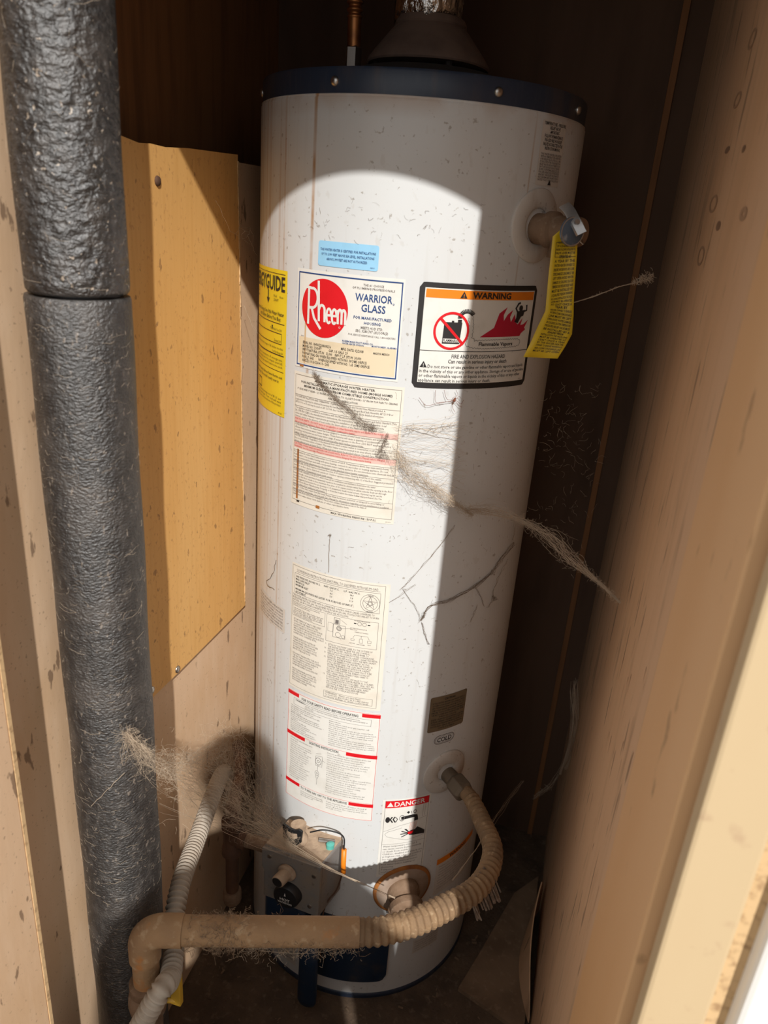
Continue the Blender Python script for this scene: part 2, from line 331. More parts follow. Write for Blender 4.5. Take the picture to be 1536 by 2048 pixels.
for i in range(520):
    z = random.uniform(.35, 1.19) if random.random() < .85 else random.uniform(1.2, 1.5)
    a = random.uniform(-2.9, .4); r = .0449; L = random.uniform(.004, .016); da = random.gauss(.0, .22); dz = random.gauss(0, .004)
    pts = []
    for k in range(4):
        q = k/3; aa = a+da*q; bow = .0006*math.sin(math.pi*q)
        pts.append((PXC.x+(r+bow)*math.cos(aa), PXC.y+(r+bow)*math.sin(aa), z+dz*q+.003*math.sin(q*math.pi)*random.uniform(-1, 1)))
    b.tube(pts, random.uniform(.00004, .00010), 3, False)
o = b.build('clinging_fibres', 'cobweb', ip); o['kind'] = 'stuff'

# ------------------------------------------------------------------ water heater
R = 0.21; ZT = 1.393
wh = empty('water_heater', (0, 0, 0), 'tall white cylindrical gas water heater covered in labels and cobwebs', 'water heater')
def cyl(s, z, r=R): a = s/R; return Vector((r*math.sin(a), -r*math.cos(a), z))
def nrm(s): a = s/R; return Vector((math.sin(a), -math.cos(a), 0))
b = MB(); prof = [(.0, .0), (R-.004, .0), (R, .003)]+[(R, .003+k*(ZT-.006)/24) for k in range(1, 25)]+[(R-.0015, ZT), (R-.006, ZT)]
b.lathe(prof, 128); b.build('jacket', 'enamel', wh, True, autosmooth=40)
b = MB(); b.lathe([(R-.003, ZT-.002), (R-.0022, ZT+.0045), (R-.0018, ZT+.0245), (R-.0035, ZT+.0275), (R-.012, ZT+.028), (.02, ZT+.028)], 128)
lid = b.build('lid', 'navy', wh, True, autosmooth=40)
b = MB(); b.lathe([(R-.0025, ZT-.001), (R-.0005, ZT+.0005), (R-.003, ZT+.002)], 128, cap=False); b.build('lid_seam', 'enamel', wh, True)
for s in (-.056, .128, -.24, .27, .44, -.42):
    b = MB(); b.lathe([(.0052, -.001), (.0052, .0012), (.004, .003), (.0018, .0038), (.0, .0039)], 14, axis_mtx(cyl(s, ZT+.0130, R-.0020), nrm(s))); b.build('screw', 'steel', lid, True)
# jacket seam ridges on the left
for s in ():
    b = MB(); b.tube([cyl(s, .02+k*.1, R+.0003) for k in range(14)], .0011, 6); b.build('jacket_rib', 'enamel', wh, True)
# base ring
b = MB(); b.lathe([(R+.001, .0), (R+.0015, .004), (R+.0005, .012), (R-.001, .012)], 96, cap=False); b.build('base_ring', 'navy', wh, True)

# draft hood, flue collar
b = MB(); b.lathe([(.092, ZT+.024), (.097, ZT+.032), (.097, ZT+.045), (.088, ZT+.052), (.05, ZT+.054)], 48); b.build('flue_collar', 'hood_gap_shade', wh, True, autosmooth=40)  # collar coloured black to read as the shaded opening below the hood
dh = empty('flue_vent', (0, 0, ZT+.055), 'dusty cone draft hood with crinkled foil flue duct above the heater', 'flue')
b = MB(); rr = []
for r_, z_ in ((.0700, 1.452), (.0775, 1.4525), (.0788, 1.4545), (.0775, 1.459), (.0700, 1.4685), (.0600, 1.4800), (.0500, 1.4915), (.0450, 1.4965), (.0462, 1.4985), (.0450, 1.502), (.0425, 1.506)):
    rr.append([Vector((r_*math.cos(a)*(1+.012*math.sin(5*a)), r_*math.sin(a)*(1+.012*math.sin(5*a)), z_)) for a in [k*2*math.pi/48 for k in range(48)]])
b.rings(rr); b.build('draft_hood', 'hood', dh, True, autosmooth=40)
b = MB(); rr = []
for k in range(26):
    z_ = 1.498+k*.025
    rr.append([Vector(((.0415+.0035*math.sin(a*7+z_*60)*math.sin(z_*90+a*3)+random.uniform(-.0012, .0012))*math.cos(a)-.004, (.0415+.0035*math.sin(a*7+z_*60)*math.sin(z_*90+a*3)+random.uniform(-.0012, .0012))*math.sin(a), z_)) for a in [j*2*math.pi/40 for j in range(40)]])
b.rings(rr); b.build('foil_duct', 'foil', dh, True)
for k in range(4):
    a = k*math.pi/2+.6; b = MB(); b.tube([(.070*math.cos(a), .070*math.sin(a), ZT+.045), (.070*math.cos(a), .070*math.sin(a), 1.458)], .004, 6); b.build('hood_leg', 'hood_gap_shade', dh)
# copper hot water line
cp = empty('copper_water_line', (-.1, 0, ZT+.0245), 'corrugated copper hot water line rising from the heater lid', 'pipe')
b = MB(); b.lathe([(.0108, 0), (.0108, .056), (.009, .058)], 6, Matrix.Translation((-.100, 0, ZT+.024))); b.lathe([(.012, 0), (.012, .008)], 12, Matrix.Translation((-.100, 0, ZT+.0245))); b.build('hex_nut', 'steel', cp)
b = MB(); P = [(-.100-.006*((k*.0016)/.2), 0, ZT+.078+k*.0016) for k in range(160)]
b.tube(P, lambda t: .0088 if t < .14 else .0092+.0016*math.sin(t*160*.0016*2*math.pi/.0085), 16); b.build('flex_tube', 'copper', cp, True)

# ---------------- printing
EVAL = []      # queue of text jobs: (sticker, map, text, a, b, h, w, align, mat, bold)
def text_jobs(jobs):
    """turn text lines into flat glyph meshes laid on a curved or flat sticker; one lettering mesh per sticker and ink"""
    tmp = []
    for j in jobs:
        cu = bpy.data.curves.new('t', 'FONT'); cu.body = j[2]; cu.size = 1; cu.resolution_u = 2 if j[5] > .004 else 1
        cu.offset = j[9]; cu.fill_mode = 'FRONT'
        ob = bpy.data.objects.new('t', cu); COL.objects.link(ob); tmp.append(ob)
    bpy.context.view_layer.update(); dg = bpy.context.evaluated_depsgraph_get()
    groups = {}
    for j, ob in zip(jobs, tmp):
        me = ob.evaluated_get(dg).to_mesh()
        if not me or not len(me.vertices): continue
        V = [v.co.copy() for v in me.vertices]; Fc = [tuple(p.vertices) for p in me.polygons]
        x0 = min(v.x for v in V); x1 = max(v.x for v in V)
        st, mp, txt, a, b_, h, w_, al, mat, bold = j
        sy = h/CAPH; sx = (w_/(x1-x0)) if w_ else sy*.82
        W = (x1-x0)*sx; ox = a-(W/2 if al == 'C' else (W if al == 'R' else 0))
        mb = groups.setdefault((st.name, mat), (st, mat, MB()))[2]
        mb.add([mp(ox+(v.x-x0)*sx, b_-v.y*sy) for v in V], Fc)
        ob.evaluated_get(dg).to_mesh_clear()
    for ob in tmp:
        cu = ob.data; bpy.data.objects.remove(ob); bpy.data.curves.remove(cu)
    for (nm, mat), (st, mt, mb) in groups.items():
        mb.build('lettering', mt, st)['kind'] = 'stuff'
cu = bpy.data.curves.new('t', 'FONT'); cu.body = 'H'; ob = bpy.data.objects.new('t', cu); COL.objects.link(ob); bpy.context.view_layer.update()
me = ob.evaluated_get(bpy.context.evaluated_depsgraph_get()).to_mesh(); CAPH = max(v.co.y for v in me.vertices); bpy.data.objects.remove(ob)

class Sticker:
    """rectangle stuck on the jacket; a, b = metres from its left and top edge"""
    def __init__(s, name, mat, s0, s1, z1, z0, label=None, rnd=.0, skew=0.0, parent=None):
        s.s0, s.s1, s.z0, s.z1, s.skew = s0, s1, z0, z1, skew; s.W = s1-s0; s.H = z1-z0
        mb = MB(); s.patch(mb, 0, s.W, 0, s.H, .0005, rnd); s.o = mb.build(name, mat, parent or wh, True)
        if label: s.o['label'] = label
        s.mbs = {}
    def pt(s, a, b, off): return cyl(s.s0+a, s.z1-b+s.skew*a, R+off)
    def patch(s, mb, a0, a1, b0, b1, off, rnd=0.0):
        n = max(1, int((a1-a0)/.004)); top_ = []; bot_ = []
        for k in range(n+1):
            q = k/n; a = a0+(a1-a0)*q; ins = 0
            if rnd:
                d = min(a-a0, a1-a)
                if d < rnd: ins = rnd-math.sqrt(max(0, rnd*rnd-(rnd-d)**2))
            top_.append(s.pt(a, b0+ins, off)); bot_.append(s.pt(a, b1-ins, off))
        if rnd and n < 30:
            top_, bot_ = [], []
            xs = [a0+rnd*(1-math.cos(t*math.pi/10)) for t in range(6)]; xs = xs+[a0+rnd+(a1-a0-2*rnd)*k/n for k in range(1, n)]+[a1-rnd*(1-math.cos((5-t)*math.pi/10)) for t in range(6)]
            for a in xs:
                d = min(a-a0, a1-a); ins = rnd-math.sqrt(max(0, rnd*rnd-(rnd-min(d, rnd))**2))
                top_.append(s.pt(a, b0+ins, off)); bot_.append(s.pt(a, b1-ins, off))
        n = len(top_)
        mb.add(top_+bot_, [(i, n+i, n+i+1, i+1) for i in range(n-1)])
    def get(s, mat, nm):
        if (mat, nm) not in s.mbs: s.mbs[(mat, nm)] = MB()
        return s.mbs[(mat, nm)]
    def rect(s, mat, a0, a1, b0, b1, off=.0007, rnd=0, nm='print_block'):
        m = MB(); s.patch(m, a0, a1, b0, b1, off, rnd); m.build(nm, mat, s.o, True)
    def frame(s, mat, a0, a1, b0, b1, t, off=.0009, nm='print_lines'):
        m = s.get(mat, nm); s.patch(m, a0, a1, b0, b0+t, off); s.patch(m, a0, a1, b1-t, b1, off); s.patch(m, a0, a0+t, b0, b1, off); s.patch(m, a1-t, a1, b0, b1, off)
    def hline(s, mat, a0, a1, b, t=.0004, off=.0009): s.patch(s.get(mat, 'print_lines'), a0, a1, b-t/2, b+t/2, off)
    def stroke(s, mat, pts, wd, off=.0010, nm='drawing'):
        m = s.get(mat, nm)
        P = []
        for (x0, y0), (x1, y1) in zip(pts[:-1], pts[1:]):
            k = max(1, int(math.hypot(x1-x0, y1-y0)/.004))
            P += [(x0+(x1-x0)*i/k, y0+(y1-y0)*i/k) for i in range(k)]
        P.append(pts[-1]); L = []; Rr = []
        for i, p in enumerate(P):
            q0 = P[max(i-1, 0)]; q1 = P[min(i+1, len(P)-1)]; dx, dy = q1[0]-q0[0], q1[1]-q0[1]; l = math.hypot(dx, dy) or 1
            L.append(s.pt(p[0]-dy/l*wd/2, p[1]+dx/l*wd/2, off)); Rr.append(s.pt(p[0]+dy/l*wd/2, p[1]-dx/l*wd/2, off))
        n = len(P); m.add(L+Rr, [(i, i+1, n+i+1, n+i) for i in range(n-1)])
    def poly(s, mat, pts, off=.0010, nm='drawing'):
        m = s.get(mat, nm); bm = bmesh.new(); bm.faces.new([bm.verts.new((a*1000, b*1000, 0)) for a, b in pts])
        bm.normal_update(); bmesh.ops.triangulate(bm, faces=bm.faces[:])
        x0, x1 = min(a for a, _ in pts)*1000, max(a for a, _ in pts)*1000
        for q in range(1, int((x1-x0)/3)+1):
            bmesh.ops.bisect_plane(bm, geom=bm.verts[:]+bm.edges[:]+bm.faces[:], plane_co=(x0+(x1-x0)*q/(int((x1-x0)/3)+1), 0, 0), plane_no=(1, 0, 0))
        bm.verts.index_update(); m.add([s.pt(v.co.x/1000, v.co.y/1000, off) for v in bm.verts], [tuple(v.index for v in f.verts) for f in bm.faces]); bm.free()
    def disc(s, mat, ca, cb_, ra, rb, off=.0008, nm='drawing', inner=0):
        n = 48; m = s.get(mat, nm)
        o_ = [(math.cos(k*2*math.pi/n), math.sin(k*2*math.pi/n)) for k in range(n)]
        rs = [inner, (inner+1)/2, 1] if inner else [.001, .25, .5, .75, 1]
        V = [s.pt(ca+ra*q*x, cb_+rb*q*y, off) for q in rs for x, y in o_]
        m.add(V, [(i*n+j, i*n+(j+1) % n, (i+1)*n+(j+1) % n, (i+1)*n+j) for i in range(len(rs)-1) for j in range(n)])
    def txt(s, text, a, b, h, w=None, al='L', mat='i_black', bold=0.0, off=.0011):
        EVAL.append((s.o, (lambda A, B, s=s, off=off: s.pt(A, B, off)), text, a, b, h, w, al, mat, bold))
    def para(s, lines, a, b, h, lead, w, mat='i_grey', last=None, bold=0.0):
        for i, t_ in enumerate(lines):
            ww = w*min(1.0, len(t_)/max(1, max(len(x) for x in lines))) if t_ else 0
            if t_: s.txt(t_, a, b+i*lead, h, ww, 'L', mat, bold)
    def done(s):
        for (mat, nm), m in s.mbs.items():
            o = m.build(nm, mat, s.o)
            if nm in ('print_lines', 'drawing', 'diagram', 'badge', 'outline', 'logo_letter', 'hose_drawing', 'vapour_outline', 'alert_triangle', 'drawing_light'): o['kind'] = 'stuff'

# blue altitude sticker
k = Sticker('altitude_sticker', 'p_blue', -.0681, .0098, 1.2425, 1.2145, 'small sky-blue sticker', rnd=.003)
for i, t_ in enumerate(('THIS WATER HEATER IS CERTIFIED FOR INSTALLATIONS', 'UP TO 5,999 FEET ABOVE SEA LEVEL. INSTALLATIONS', 'ABOVE 5,999 FEET ARE NOT AUTHORIZED.')):
    k.txt(t_, .039, .0105+i*.0052, .0026, (.071, .068, .053)[i], 'C', 'i_navy', .006)
k.txt('AE4137', .074, .0255, .0014, None, 'R', 'i_navy'); k.done()

# rating plate
k = Sticker('brand_plate', 'p_white', -.1005, .0425, 1.2085, 1.0895, 'white plate with red oval logo and blue border')
W, H = k.W, k.H
k.frame('i_navy', .003, W-.002, .0035, H-.003, .0014)
k.rect('p_cream', .006, W-.0045, .0805, H-.0055, .0006)
k.rect('p_rust', .0150, .0175, .060, H-.006, .0007, nm='stain')
CA, CB, RA_, RB_ = .0432, .0430, .0336, .0345
k.disc('p_red', CA, CB, RA_, RB_, nm='logo_oval')
def logo(a, b): return (CA-RA_+a*RA_*2, CB-RB_+b*RB_*2)
def ls(pts, wd): k.stroke('p_white', [logo(*p) for p in pts], wd, .0011, 'logo_letter')
def arc(cx, cy, rx, ry, a0, a1, n=14): return [(cx+rx*math.cos(math.radians(a0+(a1-a0)*i/n)), cy+ry*math.sin(math.radians(a0+(a1-a0)*i/n))) for i in range(n+1)]
ls([(.165, .80), (.165, .18)], .0032)                                                   # R
ls([(.115, .17)]+arc(.255, .345, .115, .165, -100, 92)+[(.17, .515)], .0032)
ls([(.235, .50), (.30, .68), (.455, .855)], .0034)
ls([(.378, .043), (.412, .725)], .0032); ls([(.405, .52)]+arc(.470, .53, .060, .085, -165, 0)+[(.538, .725)], .0032)   # h
for cx in (.622, .734):
    ls([(cx-.045, .600), (cx+.045, .595)]+arc(cx, .600, .046, .115, 0, -180)+arc(cx, .605, .046, .125, 180, 45), .0028)
ls([(.802, .49), (.812, .725)], .0030); ls([(.808, .55)]+arc(.846, .55, .036, .070, -160, 0)+[(.884, .725)], .0030); ls([(.88, .55)]+arc(.918, .55, .036, .070, -160, 0)+[(.957, .725)], .0030)
k.disc('p_white', CA+RA_*.70, CB+RB_*.56, .0012, .0012, .0011, 'logo_letter', inner=.7)
k.txt('THE #1 CHOICE', .1067, .0113, .0024, .0246, 'C', 'i_grey', .004); k.txt('OF PLUMBING PROFESSIONALS', .1066, .0152, .0024, .051, 'C', 'i_grey', .004)
k.txt('WARRIOR', .1075, .0284, .0082, .0447, 'C', 'i_navy', .012); k.disc('i_navy', .1315, .0290, .0010, .0010, .0010, 'registered_mark', inner=.6)
k.txt('GLASS', .1080, .0402, .0082, .0290, 'C', 'i_navy', .012)
k.txt('FOR MANUFACTURED', .1076, .0491, .0031, .0464, 'C', 'i_navy', .012); k.txt('HOUSING', .1078, .0548, .0031, .0200, 'C', 'i_navy', .012)
k.txt('MEETS HUD STD.', .1077, .0602, .0028, .027, 'C', 'i_grey', .01); k.txt('SEC. 3280.707 (d)(1)OR(2)', .1077, .0642, .0028, .0397, 'C', 'i_grey', .01)
k.txt('FOR SERVICE ASSISTANCE CALL 1-800-HEATERS', .1077, .0690, .0021, .0577, 'C', 'i_grey')
k.txt('RHEEM MANUFACTURING CO.', .0716, .0780, .0020, .0393, 'L', 'i_navy', .01); k.txt('WATER HEATER DIVISION', .0716, .0808, .0020, .0275, 'L', 'i_navy', .01); k.txt('MONTGOMERY, ALABAMA', .1090, .0802, .0020, .0300, 'L', 'i_navy', .01)
k.txt('AE3081', .0095, .0800, .0014, None, 'L', 'i_grey')
for i, (t_, w_) in enumerate((('SERIAL NO.  RHNG220800N216', .0435), ('MODEL NO. 22V30FT', .030), ('INPUT NATURAL BTUH   32,000    INPUT L.P. BTUH  30,000', .084), ('FOR NATURAL GAS WHEN EQUIPPED WITH NO. 38 DMS ORIFICE', .091), ('FOR L.P. GAS        WHEN EQUIPPED WITH NO. 1.65  DMS ORIFICE', .095), ('ANS Z21.10.1b/CSA 4.10 - 2005', .042))):
    k.txt(t_, .0130, .0885+i*.0044, .0032, w_, 'L', 'i_black', .008)
k.txt('CAP. US GALS  29', .0535, .0929, .0030, .026, 'L', 'i_black', .008); k.txt('MFG. DATE: 02/2008', .0703, .0885, .0031, .029, 'L', 'i_black', .008); k.txt('MADE IN MEXICO', .1116, .0885, .0024, .0195, 'L', 'i_black', .008)
k.rect('rust', .009, .0155, H-.0038, H-.0012, .0011, nm='rust_spot'); k.done()

# warning label
k = Sticker('warning_label', 'i_black', .0595, .2262, 1.2078, 1.0845, 'black framed label with orange bar', rnd=.006)
W, H = k.W, k.H
k.rect('p_white', .0065, W-.0055, .0060, H-.0070, .0007)
k.rect('p_orange', .0078, W-.0068, .0072, .0170, .0009)
def tri(s_, mat, ca, b0, sz, off, nm='alert_triangle'): s_.poly(mat, [(ca-sz*.58, b0+sz), (ca+sz*.58, b0+sz), (ca, b0)], off, nm)
tri(k, 'i_black', .0532, .0082, .0080, .0011); k.txt('!', .0532, .0156, .0042, None, 'C', 'p_orange', .03, off=.0014)
k.txt('WARNING', .0642, .0155, .0066, .0544, 'L', 'i_black', .035)
# fuel can with spout, prohibition ring
k.poly('i_black', [(.0326, .0438), (.0548, .0438), (.0535, .0690), (.0318, .0690)], .0010, 'fuel_can')
k.poly('i_black', [(.0415, .0420), (.0445, .0420), (.0445, .0438), (.0415, .0438)], .0010, 'can_cap'); k.poly('i_black', [(.0490, .0405), (.0540, .0405), (.0540, .0438), (.0490, .0438)], .0010, 'can_neck')
for i in range(15):
    a_ = math.radians(180+i*10.5); ca, cb = .0600+.0090*math.cos(a_), .0385+.0080*math.sin(a_)
    k.stroke('i_black', [(ca-.0026*math.cos(a_), cb-.0026*math.sin(a_)), (ca+.0026*math.cos(a_), cb+.0026*math.sin(a_))], .0013, nm='hose_drawing')
k.rect('p_white', .0328, .0530, .0630, .0672, .0012, nm='can_label'); k.txt('FLAMMABLES', .0429, .0667, .0032, .0195, 'C', 'i_black', .02, off=.0014)
k.disc('p_red', .0424, .0540, .0222, .0222, .0012, 'ring', inner=.87); k.stroke('p_red', [(.0265, .0385), (.0585, .0695)], .0032, .0013, 'ring_bar')
# vapour trail
trail = [(.067, .042), (.0685, .050), (.069, .059), (.0685, .068), (.072, .0722), (.085, .0712), (.100, .0708), (.114, .0705), (.123, .0708), (.1262, .0745), (.122, .0785), (.110, .0795), (.096, .080), (.082, .0805), (.070, .0795), (.0635, .0765), (.0655, .066), (.0655, .054), (.064, .045)]
trail = [(.0625+(x_-.064)*1.32, y_-.0068) for x_, y_ in trail]
for (p0, p1) in zip(trail[:-1], trail[1:]):
    L_ = math.hypot(p1[0]-p0[0], p1[1]-p0[1]); m_ = max(1, int(L_/.0035))
    for i in range(m_):
        q0 = (p0[0]+(p1[0]-p0[0])*i/m_, p0[1]+(p1[1]-p0[1])*i/m_); q1 = (p0[0]+(p1[0]-p0[0])*(i+1)/m_, p0[1]+(p1[1]-p0[1])*(i+1)/m_)
        nx, ny = -(q1[1]-q0[1]), (q1[0]-q0[0])
        k.stroke('i_black', [q0, ((q0[0]+q1[0])/2-nx*.3, (q0[1]+q1[1])/2-ny*.3), q1], .0004, nm='vapour_outline')
k.txt('Flammable Vapors', .1052, .0708, .0042, .0515, 'C', 'i_black', .02)
# flames and running figure
ft_ = lambda pts: [(.0797+(x_-.074)*1.17, .0605+(y_-.068)) for x_, y_ in pts]
k.poly('p_crimson', [(.0797+(x_-970)*.00031, .0605-(545-y_)*.00025) for x_, y_ in ((970, 545), (1000, 522), (1030, 500), (1038, 470), (1048, 432), (1085, 403), (1070, 440), (1074, 468), (1090, 438), (1116, 416), (1104, 450), (1112, 474), (1128, 436), (1140, 478), (1152, 486), (1176, 456), (1168, 490), (1186, 486), (1212, 466), (1194, 503), (1202, 512), (1178, 530), (1172, 543))], .0010, 'flames')
k.disc('i_black', *ft_([(.1240, .0340)])[0], .0034, .0036, .0012, 'figure_head')
k.poly('i_black', ft_([(.1185, .0375), (.1305, .0360), (.1290, .0430), (.1255, .0440), (.1215, .0520), (.1165, .0500), (.1185, .0450)]), .0012, 'figure_body')
k.stroke('i_black', ft_([(.1195, .0385), (.1165, .034), (.1195, .0285), (.1225, .0275)]), .0024, .0012, 'figure_arm'); k.stroke('i_black', ft_([(.130, .0375), (.1335, .0365), (.1325, .030)]), .0024, .0012, 'figure_arm_raised')
k.rect('i_black', .0065, W-.0055, .0775, .0782, .0010, nm='divider')
k.txt('FIRE AND EXPLOSION HAZARD', .0834, .0860, .0044, .0753, 'C', 'i_black', .008); k.txt('Can result in serious injury or death', .0833, .0920, .0043, .0828, 'C', 'i_black', .008)
tri(k, 'i_black', .0121, .0905, .0076, .0011); k.txt('!', .0121, .0975, .0040, None, 'C', 'p_white', .03, off=.0014)
for i, (t_, a_, w_) in enumerate((('Do not store or use gasoline or other flammable vapors and liquids', .0175, .139), ('in the vicinity of this or any other appliance. Storage of or use of gasoline', .0075, .1515), ('or other flammable vapors or liquids in the vicinity of this or any other', .0075, .145), ('appliance can result in serious injury or death.', .0075, .095))):
    k.txt(t_, a_, .0985+i*.0056, .0039, w_, 'L', 'i_black', .004)
k.txt('AE4121', W-.01, .1150, .0015, None, 'R', 'i_grey'); k.done()

# long installation label
k = Sticker('installation_label', 'p_ivory', -.1015, .0520, 1.0835, .9030, 'long cream instruction sheet with two pink bands')
W, H = k.W, k.H
k.frame('i_grey', .003, W-.003, .0035, H-.0065, .0004)
for i, (t_, w_, h_, bo) in enumerate((('AUTOMATIC STORAGE WATER HEATER', .082, .0028, .008), ('FOR INSTALLATION IN A MANUFACTURED HOME (MOBILE HOME)', .126, .0028, .008), ('MINIMUM CLEARANCES FROM COMBUSTIBLE CONSTRUCTION', .116, .0028, .01), ('0" SIDES AND 0" REAR - 12" FRONT OF CONTROL TO CLOSET DOOR - 12" FROM TOP PAN TO CEILING', .139, .0023, 0), ('FOR CLOSET INSTALLATION', .040, .0023, 0))):
    k.txt(t_, W/2, .0085+i*.0046, h_, w_, 'C', 'i_black', bo)
LONG = ["FOR SAFE INSTALLATION AND OPERATION - Follow the instructions in the Use and Care Manual provided. A", "replacement copy may be obtained by writing the manufacturer. Use with Rheem Roof Jack Assembly AP12119 B or", "AP12119 C or D and may be used on AP 12119A. See Use and Care Manual for more detailed information.", "",
 "The appliance must be installed in accordance with the Manufactured Home Construction and Safety Standard (Title", "24, CFR Part 3280), the manufacturer's instructions, the instructions of the Roof Jack Assembly, local", "codes and utility company requirements governing the installation of gas fired water heaters (Mobile", "Homes), and/or in the absence of local codes, the latest edition of the National Fuel Gas Code Z223.1.",
 "R|FOR YOUR SAFETY - DO NOT store or use gasoline or other flammable vapors and liquids in the vicinity of", "R|this or any other appliance. Keep clear of any other combustible matter.",
 "CONDENSATION - This water heater has been designed to operate at lower metal temperature and will be more", "efficient than previous water heater designs. These features will cause a quantity of condensation to form", "on surfaces during start up and heavy water usage. If water appears on the floor - DO NOT assume the tank is", "leaking. Check for condensation which should stop after tank reaches temperature.",
 "WATER LEAKAGE - Regardless of the material from which a water heater is constructed, it will at some time leak", "due to the corrosive action of water. This water heater must be located in an area where leakage will not", "damage adjacent area or lower floors. When such area cannot be avoided refer to Use and Care Manual.",
 "R|CAUTION - Hotter water increases the risk of scald injury. Refer to Use and Care Manual before changing", "R|WARNING  See Use and Care Manual for instructions before changing the temperature setting.", "", "For operation at outlet water temperature not in excess of 160 F. Temperatures above may cause severe burns.",
 "If this heater is for potable heating and space heating, connect to any boiler or heating appliance. Do not", "that have previously been used with a nonpotable water heating appliance. Do not introduce toxic chemicals such as", "those used for boiler treatment into the heater or the attached space heating equipment.",
 "OUTSIDE AIR SOURCE requires a minimum free area of 20 square inches. Opening should be on the outside", "door and / or floor duct to draw both outside air. Outdoor opening commencing with 12 of the floor. Suggested protection", "for an opening is 1/4 (maximum) mesh metal screen.",
 "OUTSIDE AIR UNDERFLOOR DUCT, which draws air for combustion and ventilation from below the water", "heater through a duct (purchased separately) needs to be installed to elevate water heater over the opening in the floor", "opening in the floor needs to be a minimum free area of 20 square inches to allow outside fresh air through", "heater. Suggested protection for an opening is 1/4 (maximum) mesh metal screen. Optional leg kit can be", "purchased from Rheem Manufacturing Company or from the location the water heater was purchased. See Use", "and Care Manual for additional information.",
 "NOTICE: Codes may require that this water heater must be braced, anchored, or strapped to avoid falling or", "moving during an earthquake. See Use and Care Manual for information regarding correct installation procedures.",
 "CALIFORNIA PROPOSITION 65 WARNING: This product contains chemicals known to the State of", "California to cause cancer, birth defects, or other reproductive harm."]
b0 = .0325; ld = (H-.0105-b0)/len(LONG); mxl = max(len(x) for x in LONG)
for i, t_ in enumerate(LONG):
    bb = b0+i*ld
    if t_.startswith('R|'):
        t_ = t_[2:]; k.rect('p_pink', .0035, W-.0035, bb-ld*.8, bb+ld*.25, .0006)
        k.txt(t_, .0045, bb, .0024, (W-.009)*min(1, len(t_)/mxl*1.06), 'L', 'i_red')
    elif t_: k.txt(t_, .0045, bb, .0024, (W-.009)*min(1, len(t_)/mxl*1.06), 'L', 'i_grey')
for i in (0, 4, 10, 14, 17, 20, 24, 27, 33, 35): k.hline('i_grey', .003, W-.003, b0+(i-.88)*ld, .00035)
k.txt('MAX. WORKING PRESSURE 150 P.S.I.', W-.085, H-.0022, .0026, .062, 'L', 'i_black', .008); k.txt('AP11679-1', W-.004, H-.0022, .0013, None, 'R', 'i_grey')
k.rect('i_black', .0115, .0165, H-.007, H-.0045, .0012, nm='stain'); k.rect('rust', .0095, .0130, .102, H-.0085, .0006, nm='stain'); k.rect('rust', .045, .051, H-.0085, H-.0045, .0012, nm='stain'); k.done()

# gas conversion label
k = Sticker('conversion_label', 'p_ivory', -.0950, .0552, .8150, .6090, 'cream gas conversion sheet with star badge and control diagram')
W, H = k.W, k.H
k.frame('i_grey', .002, W-.006, .003, H-.004, .0004)
k.txt('CONVERSION INSTRUCTIONS (NATURAL TO LIQUEFIED PETROLEUM GAS)', W/2-.003, .0105, .0033, .124, 'C', 'i_grey'); k.hline('i_grey', .009, W-.013, .0120)
k.frame('i_grey', .006, W-.012, .0145, .046, .0004)
for i, t_ in enumerate(('GAS PRESSURE: INCHES W.C.', 'MAX. SAFE INLET', 'MANIFOLD', 'MINIMUM INLET', 'MINIMUM GAS PRESSURE LISTED FOR PURPOSE OF INPUT', 'ADJUSTMENT')):
    k.txt(t_, .0085, .0205+i*.0045+(.002 if i > 3 else 0), .0029, (.043, .025, .016, .023, .092, .019)[i], 'L', 'i_black', .006)
for i, (p_, q_) in enumerate((('NAT. GAS W.C.', 'L.P. GAS W.C.'), ('7.0', '14.0'), ('4.0', '9.0'), ('5.0', '11.0'))):
    k.txt(p_, .0685, .0200+i*.0045, .0027, None if i else .023, 'C', 'i_black', .006); k.txt(q_, .0985, .0200+i*.0045, .0027, None if i else .023, 'C', 'i_black', .006)
k.disc('i_grey', .1245, .0315, .0135, .0140, .0009, 'badge', inner=.965); k.disc('i_grey', .1245, .0315, .0103, .0107, .0009, 'badge', inner=.955)
star = [(.1245+.0100*math.sin(2*math.pi*i/5*2), .0315-.0104*math.cos(2*math.pi*i/5*2)) for i in range(6)]; k.stroke('i_grey', star, .0005, .0010, 'badge')
k.disc('i_grey', .1245, .0315, .0028, .0028, .0010, 'badge', inner=.8); k.txt('DESIGN', .1245, .0205, .0018, None, 'C', 'i_black'); k.txt('CERTIFIED', .1245, .0450, .0018, None, 'C', 'i_black')
k.para(['THIS WATER HEATER IS EQUIPPED WITH A CONVERTIBLE CONTROL WHICH CAN BE CONVERTED TO', 'BURN EITHER NATURAL GAS OR LIQUEFIED PETROLEUM (LP) GAS. IT IS FACTORY PRE-SET TO BURN', 'NATURAL GAS BUT CAN BE CONVERTED TO BURN LP GAS AS FOLLOWS:'], .004, .0505, .0028, .0040, .134)
k.frame('i_grey', .004, .061, .0605, .0830, .0004)
k.para(['CAUTION: Conversion not covered by', 'heater personnel only.', '', 'CAUTION: If your water heater has been', 'converted to burn LP gas and your gas', 'type is now natural gas, refer to the', 'Use and Care Manual under the heading', '"Conversion Instructions".'], .006, .0640, .0022, .0025, .052)
